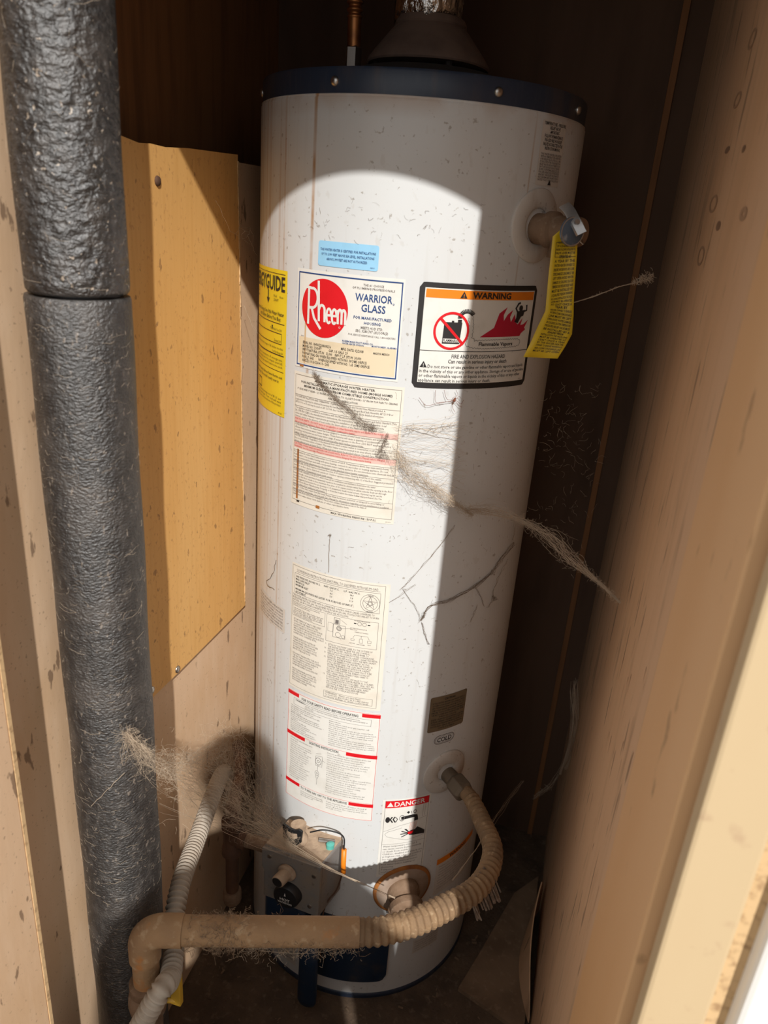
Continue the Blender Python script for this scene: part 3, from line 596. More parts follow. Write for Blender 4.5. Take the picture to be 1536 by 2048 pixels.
C1 = ['SET THE THERMOSTAT DIAL TO THE LOWEST', 'SETTING. TURN THE THERMOSTAT DIAL', 'CLOCKWISE UNTIL IT STOPS. DO NOT FORCE.', 'SLIGHTLY DEPRESS THE GAS CONTROL KNOB', 'AND ROTATE TO OFF POSITION. DO NOT FORCE.', 'WAIT FIVE MINUTES TO CLEAR GAS FROM PILOT', 'CONFIRM SUPPLY CONVERTED SETTLE.', '', 'CHANGE GAS REGULATOR SETTING BY', 'TURNING LP / NATURAL SELECTOR THEN', 'PRESS ADJUSTMENT SCREW DOWN AND', 'ROTATE COUNTER CLOCKWISE TO STOP.', 'SET MANUAL TO LP BURNER POSITION.', 'REMOVE OUTER JACKET DOOR.', '', 'DISCONNECT BURNER SUPPLY TUBE, PILOT', 'TUBE, AND THERMOCOUPLE FROM GAS CONTROL', 'AND PIEZO WIRE FROM SPARK GENERATOR.', 'REMOVE INNER DOOR, REMOVE FOUR', 'SCREWS. REMOVE ENTIRE BURNER', 'AND BURNER ASSEMBLY, ALONG WITH THE', '', 'REPLACE MAIN BURNER (NATURAL GAS)', 'WITH THE SUPPLIED RED COLORED (LP)', 'REPLACE PILOT BURNER (NATURAL GAS)', 'WITH THE YELLOW MARKED (LP)', 'REPLACE MAIN BURNER (NATURAL GAS)', 'WITH MARKED LP BURNER.']
ld = (H-.010-.089)/len(C1)
k.para(C1, .007, .0890, .0026, ld, .054)
k.frame('i_grey', .0635, W-.012, .0600, .1035, .0004)
k.frame('i_grey', .074, .0925, .0735, .0945, .0005); k.frame('i_grey', .075, .084, .0630, .0725, .0006); k.poly('i_grey', [(.077, .066), (.082, .066), (.082, .072), (.077, .072)], .0010)
for r_ in (.0038, .0026, .0014): k.disc('i_grey', .083, .079, r_, r_, .0010, 'diagram', inner=.82)
k.disc('i_grey', .082, .0895, .0042, .0042, .0010, 'diagram', inner=.88); k.disc('i_grey', .0895, .091, .0026, .0026, .0010, 'diagram', inner=.85)
k.frame('i_grey', .066, .074, .073, .087, .0003); k.stroke('i_grey', [(.083, .079), (.100, .075)], .0003); k.stroke('i_grey', [(.086, .065), (.094, .070)], .0003)
for ca in (.112, .119): k.disc('i_grey', ca, .0655, .0029, .0030, .0010, 'diagram', inner=.85)
k.poly('i_black', [(.104, .0648), (.1075, .0648), (.1075, .0662), (.104, .0662)]); k.poly('i_black', [(.1235, .0648), (.127, .0648), (.127, .0662), (.1235, .0662)])
k.txt('GAS SELECTOR POSITION', .115, .0618, .0016, None, 'C', 'i_grey'); k.txt('GAS PRESSURE REGULATOR', .099, .0745, .0016, None, 'L', 'i_grey'); k.txt('VENT PLUG', .099, .0768, .0016, None, 'L', 'i_grey')
k.txt('MANIFOLD TAPPING', .1155, .0800, .0017, None, 'C', 'i_grey'); k.stroke('i_grey', [(.104, .089), (.106, .0845), (.1245, .0840), (.127, .089)], .0004); k.stroke('i_grey', [(.1155, .084), (.1155, .089)], .0004)
k.frame('i_grey', .113, .118, .0890, .0960, .0004); k.frame('i_grey', .1245, .130, .0905, .0945, .0004); k.frame('i_grey', .101, .106, .0905, .0935, .0004)
k.txt('NATURAL', .1035, .0985, .0015, None, 'C', 'i_grey'); k.txt('MAIN BURNER', .1155, .0990, .0015, None, 'C', 'i_grey'); k.txt('PILOT', .1275, .0980, .0015, None, 'C', 'i_grey')
C2 = ['ATTACH "CAUTION" LABEL TO THE OUTSIDE OF', 'THE WATER HEATER NEAR THE GAS CONTROL.', 'RETURN UNUSED ORIFICES, AND BURNER TO', 'PARTS BAG FOR POSSIBLE FUTURE CONVERSIONS.', 'REMOVE OLD INNER DOOR GASKET. CLEAN THE METAL', 'SURFACES AND REPLACE IT WITH THE NEW GASKET.', 'REINSTALL ENTIRE BURNER ASSEMBLY ALONG', 'WITH THE INNER DOOR. ENSURE THE GASKET IS', 'FULLY SEATED AND THE CLIPS ARE IN PLACE.', 'SECURE THE INNER DOOR WITH FOUR SCREWS.', 'TIGHTEN THE BURNER SUPPLY AND PILOT TUBE.', 'DO NOT OVER TIGHTEN THE THERMOCOUPLE AT', 'THE GAS CONTROL. CONNECT PIEZO WIRE TO', 'PIEZO SPARK GENERATOR.', 'TURN MANUAL GAS SHUT OFF VALVE TO "ON"', 'POSITION AND LIGHT WATER HEATER AS OUTLINED', 'IN LIGHTING INSTRUCTION LABEL. LEAK TEST ALL', 'GAS CONNECTIONS AND COVER WITH SOAP/WATER', 'SOLUTION. BUBBLES INDICATE A LEAK. MAKE', 'CERTAIN ALL LEAKS HAVE BEEN REPAIRED.', 'REPLACE THE OUTER JACKET DOOR.']
k.para(C2, .068, .1095, .0027, .0036, .073)
for i, yy in enumerate((.1095, .1167, .1239, .1311, .160)): k.txt(str(9+i)+'.', .0655, yy, .0026, None, 'R', 'i_grey')
k.frame('i_grey', .0645, W-.012, .187, .1985, .0004); k.para(['WARNING!   Never use open flame', 'to test for gas leaks as bodily injury', 'property damage or death could result.'], .067, .1908, .0027, .0033, .066)
k.done()

# safety / lighting label
k = Sticker('safety_label', 'p_white', -.0950, .0570, .6040, .4020, 'white operating instruction sheet with red bars')
W, H = k.W, k.H
k.frame('p_red', .0008, W-.0008, .001, H-.001, .0005)
for (a0, a1, b0) in ((0, .022, .002), (W-.027, W, .0022), (0, .036, .0760), (W-.047, W, .0760), (0, .029, .1675), (W-.038, W, .1690)): k.rect('p_red', a0, a1, b0, b0+.0062, .0009)
k.txt('FOR YOUR SAFETY READ BEFORE OPERATING', .0735, .0095, .0042, .092, 'C', 'i_black', .014)
k.hline('p_red', 0, W, .0757, .0004); k.hline('p_red', 0, W, .168, .0004)
k.frame('i_grey', .012, W-.013, .0115, .0235, .0004); k.txt('! WARNING:', .016, .0155, .0026, None, 'L', 'i_black', .02)
k.para(['If you do not follow these instructions and the Use & Manual instructions', 'exactly, a fire or explosion may result causing property damage, personal injury or', 'loss of life.'], .034, .0155, .0023, .0032, .100)
A1 = ['This appliance has a pilot which is lit by a piezo', 'spark gas ignition system. Do NOT open', 'the inner door of the appliance and try to light', 'the pilot by hand.', 'BEFORE OPERATING smell all around the appliance', 'area for gas. Be sure to smell next to the floor', 'because some gas is heavier than air and will settle', 'on the floor.', 'WHAT TO DO IF YOU SMELL GAS', 'Do not try to light any appliance.', 'Do not touch any electric switch; do not use', 'any phone in your building.', 'Immediately call your gas supplier from a', "neighbor's phone. Follow the gas supplier's"]
k.para(A1, .007, .0275, .0022, .0034, .058)
A2 = ['instructions.', 'If you cannot reach your gas supplier, call', 'the fire department.', 'Use only your hand to turn the gas control knob.', 'Never use tools. If the knob will not turn by hand,', "don't try to repair it, call a qualified service", 'technician. Force or attempted repair may result', 'in a fire or explosion.', 'Do not use this appliance if any part has been', 'under water. Immediately call a qualified service', 'technician to inspect the appliance and to replace', 'any part of the control system and any gas control', 'which has been under water.']
k.para(A2, .076, .0275, .0022, .0036, .072)
k.txt('LIGHTING INSTRUCTION', .0685, .0815, .0042, .049, 'C', 'i_black', .014)
B1 = ['STOP! Read the safety information above', 'on this label.', 'Set the thermostat to lowest setting.', 'Turn the gas control knob clockwise to', 'OFF position. Push in slightly.', 'Wait ten (10) minutes to clear out any', 'gas. If you then smell gas, STOP!', 'Follow B in the safety information', 'above on this label. If you do not', 'smell gas, go to the next step.', 'Turn knob on gas control', 'counterclockwise to PILOT.', 'Look through the window at bottom of', 'the jacket door. Find the pilot', 'follow metal tube from gas control.', 'PILOT position, push in control', 'knob all the way and hold it in.', 'Press the red igniter button', 'until pilot lights.']
k.para(B1, .008, .0870, .0022, .0041, .042)
B2 = ['Depress and hold the gas control knob all the way', 'down, immediately depress the piezo igniter', 'button repeatedly several times until the', 'pilot is lit. Hold the control knob in for about', 'one (1) minute after the pilot is lit. Release', 'knob and it will pop back up. If it goes out,', 'repeat steps 3 to 8.', 'If knob does not pop up when released,', 'stop and immediately call your service', 'technician or gas supplier.', 'If the pilot will not stay lit after several tries,', 'turn the gas control knob to OFF and call your', 'service technician or gas supplier.', 'Turn gas control knob to ON. Replace the outer', 'door. Set thermostat to desired setting.', 'Warning: Do not use gas control', 'knob to regulate gas flow to burner.', 'The standard temperature for setting the dial', 'is HOT. Set low to reduce the risk of scald.']
k.para(B2, .076, .0870, .0022, .0041, .070)
for (cx, cy, r_) in ((.0615, .108, .0052), (.0600, .131, .0035)):
    k.disc('i_grey', cx, cy, r_, r_*1.35, .0010, 'diagram', inner=.86); k.disc('i_grey', cx, cy, r_*.45, r_*.5, .0010, 'diagram', inner=.7)
for pts in ([(.057, .099), (.057, .117)], [(.057, .099), (.068, .097), (.068, .117), (.057, .117)], [(.0615, .115), (.0605, .127)], [(.058, .135), (.060, .145), (.063, .135)], [(.068, .104), (.073, .106)], [(.057, .095), (.066, .092)], [(.0605, .145), (.060, .153)]): k.stroke('i_grey', pts, .0005)
k.txt('TO TURN GAS OFF TO THE APPLIANCE', .0715, .1745, .0040, .080, 'C', 'i_black', .014)
k.para(['Set the thermostat to lowest setting.', 'Push in gas control knob slightly and', 'turn clockwise to OFF.'], .032, .1800, .0022, .0036, .040)
k.para(['Turn manual shut off valve closed if', 'service is to be performed. Do not', 'force. Replace the outer jacket door,', 'and all covers.'], .078, .1800, .0022, .0038, .066); k.done()

# faded sticker at left
k = Sticker('faded_sticker', 'p_grey', -.190, -.1075, .7315, .692, 'faded notice at the tank edge')
for i, t_ in enumerate(('THIS WATER HEATER', 'MUST BE INSTALLED IN ACCORDANCE', 'WITH LOCAL CODES. DO NOT', 'CONNECT TO ANY SUPPLY NOT', 'SUITABLE FOR POTABLE WATER', 'AND SPACE HEATING. REFER TO', 'THE USE AND CARE MANUAL')): k.txt(t_, .004, .006+i*.0050, .0032 if i == 0 else .0028, .074, 'L', 'i_grey')
k.done()

# energy guide
k = Sticker('energy_label', 'p_yellow', -.2535, -.1205, 1.2020, 1.0160, 'yellow energy label wrapping the left side')
W, H = k.W, k.H
k.txt('ENERGYGUIDE', W/2, .0255, .0170, W-.008, 'C', 'i_black', .02); k.poly('i_black', [(.0815, .027), (.0845, .027), (.0845, .037), (.088, .037), (.083, .044), (.078, .037), (.0815, .037)])
for (b_, t_) in ((.005, .0006), (.066, .0008), (.106, .0012), (.127, .0006)): k.hline('i_black', .004, W-.004, b_, t_)
k.txt('Water Heater - Gas', .006, .034, .0032, None, 'L'); k.txt('Capacity: 29 Gallons', .006, .040, .0032, None, 'L'); k.txt('Model', W-.032, .034, .0030); k.txt('22V30FT', W-.032, .039, .0030); k.txt('Rheem', W-.016, .034, .0026)
k.txt('Compare the Energy Use of this Water Heater', W-.005, .056, .0044, .105, 'R', 'i_black', .01); k.txt('with Others Before You Buy.', W-.012, .0625, .0044, .075, 'R', 'i_black', .01)
k.frame('i_black', .010, W-.010, .078, .092, .0008); k.poly('i_black', [(W-.037, .070), (W-.033, .070), (W-.035, .076)]); k.txt('This Model Uses 234', W-.010, .0755, .0030, None, 'R')
k.txt('Energy use (Therms/year) range of all similar models', W-.006, .0985, .0026, .110, 'R'); k.txt('Uses Least', .012, .104, .0026); k.txt('Energy 214', W-.012, .0895, .0030, None, 'R'); k.txt('Uses Most Energy 234', W-.006, .104, .0026, None, 'R')
for i, t_ in enumerate(('Therms/year is a measure of energy use.', 'Your utility company uses it to compute your bill.', 'Only standard size gas water heaters are used.')): k.txt(t_, W-.006, .113+i*.0045, .0027, .108, 'R')
k.txt('Natural gas water heaters that use fewer therms cost', W-.006, .136, .0034, .115, 'R', 'i_black', .01); k.txt("less to operate. This model's yearly cost is:", W-.014, .142, .0034, .10, 'R', 'i_black', .01); k.frame('i_black', .040, W-.075, .147, .160, .0012)
for i, t_ in enumerate(('Based on a national average cost of $1.21 per', 'therm for natural gas. Your cost will vary', 'depending on your local rate and use of the product.')): k.txt(t_, W-.008, .164+i*.0045, .0028, .10, 'R')
k.txt('AP11245', W-.006, .183, .0020, None, 'R'); k.done()

# brown caution sticker, COLD mark
k = Sticker('brown_sticker', 'p_brown', .1298, .1945, .6270, .5640, 'small brown caution sticker', rnd=.003)
W, H = k.W, k.H
k.txt('CAUTION', W/2, .0075, .0035, None, 'C', 'i_black', .02)
for i, t_ in enumerate(('IF THIS WATER HEATER IS INSTALLED WITH A', 'CLOSED LOOP SYSTEM OR A CHECK VALVE', 'AN EXPANSION TANK MUST BE FITTED ON', 'THE COLD WATER LINE NEAR THE INLET', 'FAILURE TO DO SO MAY CAUSE THE RELIEF', 'VALVE TO WEEP AND DAMAGE THE TANK', 'PRECAUCION', 'SI ESTE CALENTADOR SE INSTALA CON UN', 'SISTEMA CERRADO SE DEBE COLOCAR UN', 'TANQUE DE EXPANSION EN LA LINEA DE', 'AGUA FRIA CERCA DE LA ENTRADA', 'CONSULTE EL MANUAL')): k.txt(t_, W/2, .0125+i*.0042, .0026, W-.008 if i not in (6, 11) else .03, 'C', 'i_black')
k.done()
k = Sticker('cold_mark', 'enamel', .1425, .1800, .5585, .5340, 'COLD mark in an oval outline', rnd=.006, skew=.0)
W, H = k.W, k.H
def pill(s_, mat, a0, a1, b0, b1, wd):
    r_ = (b1-b0)/2; pts = [(a0+r_, b0), (a1-r_, b0)]+[(a1-r_+r_*math.sin(t*math.pi/8), b0+r_-r_*math.cos(t*math.pi/8)) for t in range(1, 9)]+[(a0+r_, b1)]+[(a0+r_-r_*math.sin(t*math.pi/8), b1-r_+r_*math.cos(t*math.pi/8)) for t in range(1, 9)]
    s_.stroke(mat, pts, wd, .0009, 'outline')
pill(k, 'i_grey', .001, W-.001, .004, .0195, .0009); pill(k, 'i_grey', .0028, W-.0028, .0058, .0177, .0004)
k.txt('COLD', W/2, .0158, .0080, .0255, 'C', 'i_black', .01); k.done()

# danger label
k = Sticker('danger_label', 'p_white', .0715, .1500, .4450, .2860, 'tall white label with red danger bar')
W, H = k.W, k.H
k.frame('i_grey', .004, W-.003, .0025, H-.006, .0005)
k.rect('p_red', .0045, W-.0030, .0028, .0165, .0009); tri(k, 'p_white', .0120, .0050, .0090, .0011, 'drawing_light'); k.txt('DANGER', .0185, .0140, .0085, .050, 'L', 'p_white', .02)
k.disc('i_black', .010, .0400, .0036, .0058, .0010); 
for a_ in (.0150, .0195): k.stroke('i_black', [(a_+.002, .0345), (a_-.001, .0395), (a_+.003, .0460)], .0022)
k.stroke('i_black', [(.023, .036), (.0255, .0400), (.023, .0455)], .0012)
k.disc('i_grey', .0325, .0385, .0042, .0062, .0010, inner=.8); k.stroke('i_black', [(.0315, .0390), (.050, .0370), (.0555, .0380), (.0565, .0475)], .0062)
k.stroke('i_black', [(.041, .0300), (.0435, .0270)], .0040); k.stroke('i_grey', [(.047, .0265), (.048, .0320)], .0010); k.disc('i_grey', .053, .0285, .0028, .0038, .0010, inner=.6)
for a_ in (.0475, .050, .0525, .055, .0575): k.stroke('p_pink', [(a_+.0005, .050), (a_-.0015, .0660)], .0010, .0010)
k.poly('i_black', [(.0445, .0690), (.0500, .0660), (.0560, .0655), (.0600, .0610), (.0735, .0720), (.0735, .0790), (.0640, .0775), (.0560, .0770), (.0470, .0755)], .0010)
k.poly('p_red', [(.0440, .0690), (.0540, .0670), (.0520, .0730), (.0455, .0735)], .0013, 'drawing_red')
for (x1, y1) in ((.034, .0660), (.0325, .0715), (.0345, .0775), (.041, .0625), (.039, .062)): k.stroke('i_black', [(.048, .0715), (x1, y1)], .0016)
k.stroke('i_grey', [(.004, .064), (.030, .0535), (.050, .0500)], .0004); k.stroke('i_grey', [(.044, .085), (.011, .0745), (.0075, .069), (.012, .0645), (.034, .0585)], .0004); k.stroke('i_grey', [(.057, .046), (.0735, .043)], .0004); k.stroke('i_grey', [(.067, .0165), (.0665, .042)], .0004); k.stroke('i_grey', [(.0705, .0165), (.0700, .0405)], .0004); k.stroke('i_grey', [(.044, .085), (.0735, .080)], .0004)
k.hline('i_grey', .004, W-.003, .0905, .0004)
for i, t_ in enumerate(('Water temperature over 125 F', 'can cause severe burns instantly', 'or death from scalds.', 'Children, disabled and elderly are', 'at highest risk of being scalded.', 'See instruction manual before', 'setting temperature at heater.', 'Feel water before bathing or', 'showering.', 'Temperature limiting valves are', 'available, see manual.')): k.txt(t_, .0065, .0960+i*.0054, .0032, min(.066, .066*len(t_)/33), 'L', 'i_grey')
k.done()
# orange strip label by the hose
k = Sticker('orange_strip_label', 'p_grey', .1790, .2790, .2960, .2100, 'faded label with orange bar behind the hose')
W, H = k.W, k.H
k.rect('p_orange', 0, W, .004, .016, .0008); k.txt('WARNING', W/2, .0135, .0070, .045, 'C', 'i_black', .02)
for i in range(9): k.txt(('Failure to keep the drain clear of', 'obstructions may damage the tank or', 'cause injury. Shut off the gas and', 'allow to cool before draining. Refer', 'to the Use and Care Manual for the', 'procedure. Connect a hose to drain', 'valve, open fully. Open a hot tap', 'to let air into the tank. Close the', 'valve and refill before lighting.')[i], .006, .024+i*.0062, .0032, .085, 'L', 'i_grey')
k.done()
# relief valve notice
k = Sticker('relief_valve_notice', 'p_grey', .1927, .2390, 1.3875, 1.3200, 'narrow text notice under the lid', rnd=.002)
W, H = k.W, k.H
for i, t_ in enumerate(('TEMPERATURE - PRESSURE', 'RELIEF VALVE', '-IMPORTANT-', 'FOLLOW THE MAINTENANCE', 'PROCEDURES FOR RELIEF', 'VALVES AS DIRECTED IN THE', 'INSTRUCTION MANUAL')): k.txt(t_, W/2, .0048+i*.0042, .0032, (.042, .020, .019, .036, .034, .038, .030)[i], 'C', 'i_black', .015)
for i, t_ in enumerate(('THIS WATER HEATER IS PROVIDED', 'WITH A TEMPERATURE AND PRES-', 'SURE RELIEF VALVE LISTED AS COM-', 'PLYING WITH THE STANDARD FOR', 'RELIEF VALVES AND AUTOMATIC GAS', 'SHUTOFF DEVICES FOR HOT WATER', 'SUPPLY SYSTEMS ANSI Z21.22.', 'FOR SAFE OPERATION OF THE WATER', 'HEATER, THE RELIEF VALVE MUST', 'NOT BE REMOVED FROM ITS DESIG-', 'NATED POINT OF INSTALLATION')): k.txt(t_, W/2, .0355+i*.0027, .0021, W-.006, 'C', 'i_grey', .01)
tri(k, 'i_black', W*.55, H-.0072, .0060, .0011); k.done()
# small label at the foot
k = Sticker('foot_notice', 'p_grey', .150, .205, .120, .088, 'small faded notice near the tank foot')
for i in range(5): k.txt(('MANUFACTURED UNDER ONE OR MORE', 'OF THE FOLLOWING PATENTS AND', 'OTHER PATENTS PENDING. KEEP', 'CLEAR OF COMBUSTIBLES AND', 'DO NOT REMOVE THIS NOTICE')[i], .003, .006+i*.0055, .0030, .049, 'L', 'i_grey')
k.done()
text_jobs(EVAL); EVAL.clear()

# ---------------- fittings on the heater
MAT['dusty_ring'] = M('dusty_white_ring', (.56, .52, .475), .6, layers=[(30, (1, 1, .5), (.36, .27, .20), .52, .68, .6), (120, ONE, (.30, .24, .19), .62, .68, .6)])
def escutcheon(s, z, r0, r1, name='escutcheon', mat='dusty_ring'):
    mb = MB(); p0 = cyl(s, z); n_ = nrm(s); n = 48; rings = []
    for r_, h in ((r0, .0002), (r0, .0022), (r0*.97, .0034), (r1*1.18, .0042), (r1, .0022), (r1*.98, -.004)):
        ring = []
        for k in range(n):
            a = k*2*math.pi/n; ring.append(cyl(s+r_*math.cos(a), z+r_*math.sin(a), R+h))
        rings.append(ring)
    mb.rings(rings, cap=False); return mb.build(name, mat, wh, True, autosmooth=50)
escutcheon(.2055, 1.276, .0415, .0200); escutcheon(.1705, .480, .0390, .0150); 
e = escutcheon(.1185, .2540, .0475, .0200, 'drain_flange', 'flange')
mb = MB(); rings = []
for r_, h in ((.0478, .0001), (.0500, .0006), (.0500, .0022), (.0470, .0040), (.0445, .0040)):
    rings.append([cyl(.1185+r_*math.cos(a), .2540+r_*math.sin(a), R+h) for a in [j*2*math.pi/48 for j in range(48)]])
mb.rings(rings, cap=False); mb.build('rust_ring', 'rust', e, True)
# relief valve
sT = .2088; p0 = cyl(sT, 1.273, R-.004); nT = nrm(sT); m0 = axis_mtx(p0, nT)
rv = MB(); rv.lathe([(.0175, 0), (.0175, .020), (.0205, .021), (.0205, .030), (.0165, .033), (.0165, .062), (.0150, .066), (.0, .066)], 28, m0)
rv.lathe([(.0135, 0), (.0135, .022), (.0155, .024), (.0155, .030), (.0125, .030), (.0, .030)], 24, axis_mtx(p0+nT*.042, (0, 0, -1)))
rvo = rv.build('relief_valve', 'brass_dusty', wh, True, autosmooth=45)
tip = p0+nT*.066
def ray_at(px, py, y):
    d = FX+RX*((px-768)/FPX)+UX*((1024-py)/FPX); t = (y-CAM.y)/d.y; return CAM+d*t
dc = ray_at(1144, 463, -.176); dn = Vector((.62, -.78, .0)).normalized()
b = MB(); b.lathe([(.0150, -.0018), (.0155, -.001), (.0155, .001), (.0150, .0014), (.0, .0014)], 28, axis_mtx(dc, dn)); b.tube([tip-nT*.012, dc-dn*.001], .0030, 8); nd_ = b.build('name_disc', 'blue_disc', rvo, True, autosmooth=40)
b = MB(); ring = []
for r_ in (.0140, .0155): ring.append([axis_mtx(dc+dn*.0016, dn) @ Vector((r_*math.cos(q*2*math.pi/28), r_*math.sin(q*2*math.pi/28), 0)) for q in range(28)])
b.rings(ring, cap=False); b.build('disc_rim', 'chrome', nd_)
lp = spline([ray_at(1128, 410, -.158), ray_at(1138, 420, -.168), ray_at(1150, 442, -.178), ray_at(1163, 468, -.183)], 6); wv = Vector((.0052, .0006, .0030)); tv = Vector((.0006, -.0016, .0008))
b = MB(); b.rings([[p-wv, p-wv*.8+tv, p+wv*.8+tv, p+wv] for p in lp]); b.tube([tip-nT*.006+Vector((0, 0, .012)), lp[7]], .0024, 8); b.tube([lp[-6]+tv*.5, lp[-6]+tv*2.2], .0028, 10); b.build('lever', 'chrome', rvo, True, autosmooth=40)
# yellow tag hanging off the relief valve
tg = empty('warning_tag', tip-Vector((0, 0, .02)), 'curled yellow warning tag hanging from the relief valve', 'tag')
rows = [(1126, 1150, 456, 456, -.165), (1106, 1155, 473, 474, -.168), (1102, 1154, 510, 508, -.171), (1097, 1151, 555, 550, -.175), (1093, 1148, 600, 590, -.181), (1091, 1147, 622, 632, -.186), (1075, 1144, 655, 668, -.196), (1062, 1131, 684, 692, -.206), (1047, 1115, 714, 717, -.212)]
TG = []
for (xa, xb, ya, yb, yy) in rows:
    TG.append([ray_at(xa+(xb-xa)*q, ya+(yb-ya)*q, yy+.010*(q-.5)+.004*math.sin(q*math.pi)) for q in [i/6 for i in range(7)]])
b = MB(); V = [p for r_ in TG for p in r_]; n = 7; fr = Vector((.1, -.9, .1)).normalized()*.0006
b.add(V, [(i*n+j, (i+1)*n+j, (i+1)*n+j+1, i*n+j+1) for i in range(len(TG)-1) for j in range(6)]); 
o = b.build('tag_sheet', 'p_tag', tg, True); md = o.modifiers.new('thick', 'SOLIDIFY'); md.thickness = .0005
def tagmap(A, B, off=.0009):
    """A 0..1 across, B 0..1 down the tag sheet"""
    u = max(0, min(.9999, A))*6; v = max(0, min(.9999, B))*(len(TG)-1); i, j = int(v), int(u); fu, fv = u-j, v-i
    p = TG[i][j]*(1-fu)*(1-fv)+TG[i][j+1]*fu*(1-fv)+TG[i+1][j]*(1-fu)*fv+TG[i+1][j+1]*fu*fv
    return p+Vector((.15, -1, .1)).normalized()*off
words = 'CAUTION TEMPERATURE PRESSURE RELIEF VALVE MUST BE INSTALLED BY A QUALIFIED PERSON WARNING FOLLOWING INSTALLATION THE VALVE LEVER MUST BE OPERATED AT LEAST ONCE A YEAR BY THE WATER HEATER OWNER TO ENSURE WATERWAYS ARE CLEAR DISCHARGE LINE MUST BE LEFT OPEN AVOID WATER DAMAGE OR SCALDING'.split()
for i in range(34):
    ln = ' '.join(words[(i*4+q) % len(words)] for q in range(4)); B = .15+i*.0242
    if i in (0, 5, 18, 26): EVAL.append((o, tagmap, ' '.join(ln.split()[:2]), .55, B, .0175, .45, 'C', 'i_black', .02))
    else: EVAL.append((o, tagmap, ln, .17 if i > 2 else .22, B, .0155, .76 if i > 2 else .68, 'L', 'i_black', .012))
text_jobs(EVAL); EVAL.clear()
b = MB()
for (A0, A1, B0, B1) in ((.15, .95, .165, .168), (.15, .95, .262, .265), (.15, .165, .165, .265)):
    b.add([tagmap(A0, B0), tagmap(A1, B0), tagmap(A1, B1), tagmap(A0, B1)], [(0, 1, 2, 3)])
b.build('print_lines', 'i_black', o)['kind'] = 'stuff'
b = MB(); b.tube(spline([tip-Vector((0, 0, .004)), tip+Vector((.004, -.012, -.012)), TG[0][3]], 5), .0006, 5); b.build('tie_wire', 'steel', tg)

# drain valve
sD = .1185; pD = cyl(sD, .254, R-.002); nD = (nrm(sD)+Vector((-.10, -.10, -.12))).normalized()
b = MB(); b.lathe([(.0255, 0), (.0265, .004), (.0265, .014), (.0225, .018), (.0225, .030), (.0275, .032), (.0275, .042), (.0215, .046), (.0150, .046), (.0150, .036), (.0, .036)], 32, axis_mtx(pD, nD)); dv = b.build('drain_valve', 'brass_dusty', wh, True, autosmooth=45)
b = MB(); b.lathe([(.0100, 0), (.0115, .004), (.0115, .018), (.0135, .020), (.0135, .026), (.009, .028), (.0, .028)], 20, axis_mtx(pD+nD*.026, nD*.75+Vector((-.2, 0, -1)))); b.build('hose_thread', 'brass_dusty', dv, True, autosmooth=45)
for i in range(5):
    b = MB(); a = -2.3+i*.55; c = pD+nD*.037; sd_ = nD.cross(Vector((0, 0, 1))).normalized(); up_ = sd_.cross(nD); dd = sd_*math.cos(a)+up_*math.sin(a)
    b.tube([c+dd*.0268-nD*.005, c+dd*.0284, c+dd*.0268+nD*.005], .0026, 6); b.build('grip_rib', 'brass_dusty', dv, True)

# cold water line: nipple, nut, hose, pipe, elbow, valve
cw = empty('cold_water_line', (-.134, -.531, 0), 'dusty tan cold water pipe with ribbed hose curving to the heater', 'pipe')
sC = .1772; pC = cyl(sC, .472, R-.006); nC = nrm(sC)
b = MB(); b.lathe([(.0125, 0), (.0125, .022), (.0118, .024)], 24, axis_mtx(pC, nC)); b.build('nipple', 'dusty_nut', cw, True, autosmooth=40)
b = MB(); b.lathe([(.0150, .0), (.0178, .004), (.0178, .024), (.0150, .028), (.011, .030)], 6, axis_mtx(pC+nC*.022, nC+Vector((0, 0, -.12)))); b.build('union_nut', 'dusty_nut', cw, False, bevel=.0015)
ZP = .48
hz = [pC+nC*.047, pC+nC*.066+Vector((0, 0, -.002)), (.2255, -.226, .474), (.2440, -.270, .478), (.2435, -.314, .480), (.2290, -.352, .480), (.199, -.387, .480), (.168, -.418, .480), (.131, -.444, .480), (.101, -.4555, .480)]
P = spline(hz, 40); L = [0]
for i in range(1, len(P)): L.append(L[-1]+(P[i]-P[i-1]).length)
tot = L[-1]; N = 330; Q = []; j = 0
for i in range(N):
    d = tot*i/(N-1)
    while j < len(L)-2 and L[j+1] < d: j += 1
    f_ = (d-L[j])/max(1e-9, L[j+1]-L[j]); Q.append(P[j].lerp(P[j+1], min(1, f_)))
def hr(t):
    base = .0112+.0048*min(1, t/.75)
    amp = .0011 if .04 < t < .97 else 0
    return base+amp*math.sin(t*tot*2*math.pi/.0088)
b = MB(); b.tube(Q, hr, 18); b.build('ribbed_hose', 'hose', cw, True)
A_, B_ = Vector((-.107, -.5225, ZP)), Vector((.107, -.4535, ZP)); dr = (B_-A_).normalized()
b = MB(); b.tube([A_-dr*.004, A_+dr*.04, A_+dr*.10, A_+dr*.16, B_], lambda t: .0170, 28); b.build('straight_pipe', 'pipe_tan', cw, True, autosmooth=60)
E0 = Vector((-.1365, -.5185, ZP))
cc = A_-dr*.0; el = []
ctr = A_-dr*.006+Vector((0, 0, -.022))
for i in range(13):
    a = math.radians(90*i/12); el.append(ctr+Vector((0, 0, .022))*math.cos(a)-dr*.022*math.sin(a))
el = [A_+dr*.018]+[A_]+el+[el[-1]+Vector((0, 0, -.012)), el[-1]+Vector((0, 0, -.022))]
b = MB(); b.tube(el, .0186, 28); b.build('elbow', 'pipe_tan', cw, True, autosmooth=60)
vx = el[-1]
b = MB(); b.tube([vx+Vector((0, 0, .01)), vx+Vector((0, 0, -.045))], .0158, 24); b.build('riser', 'pipe_tan', cw, True, autosmooth=60)
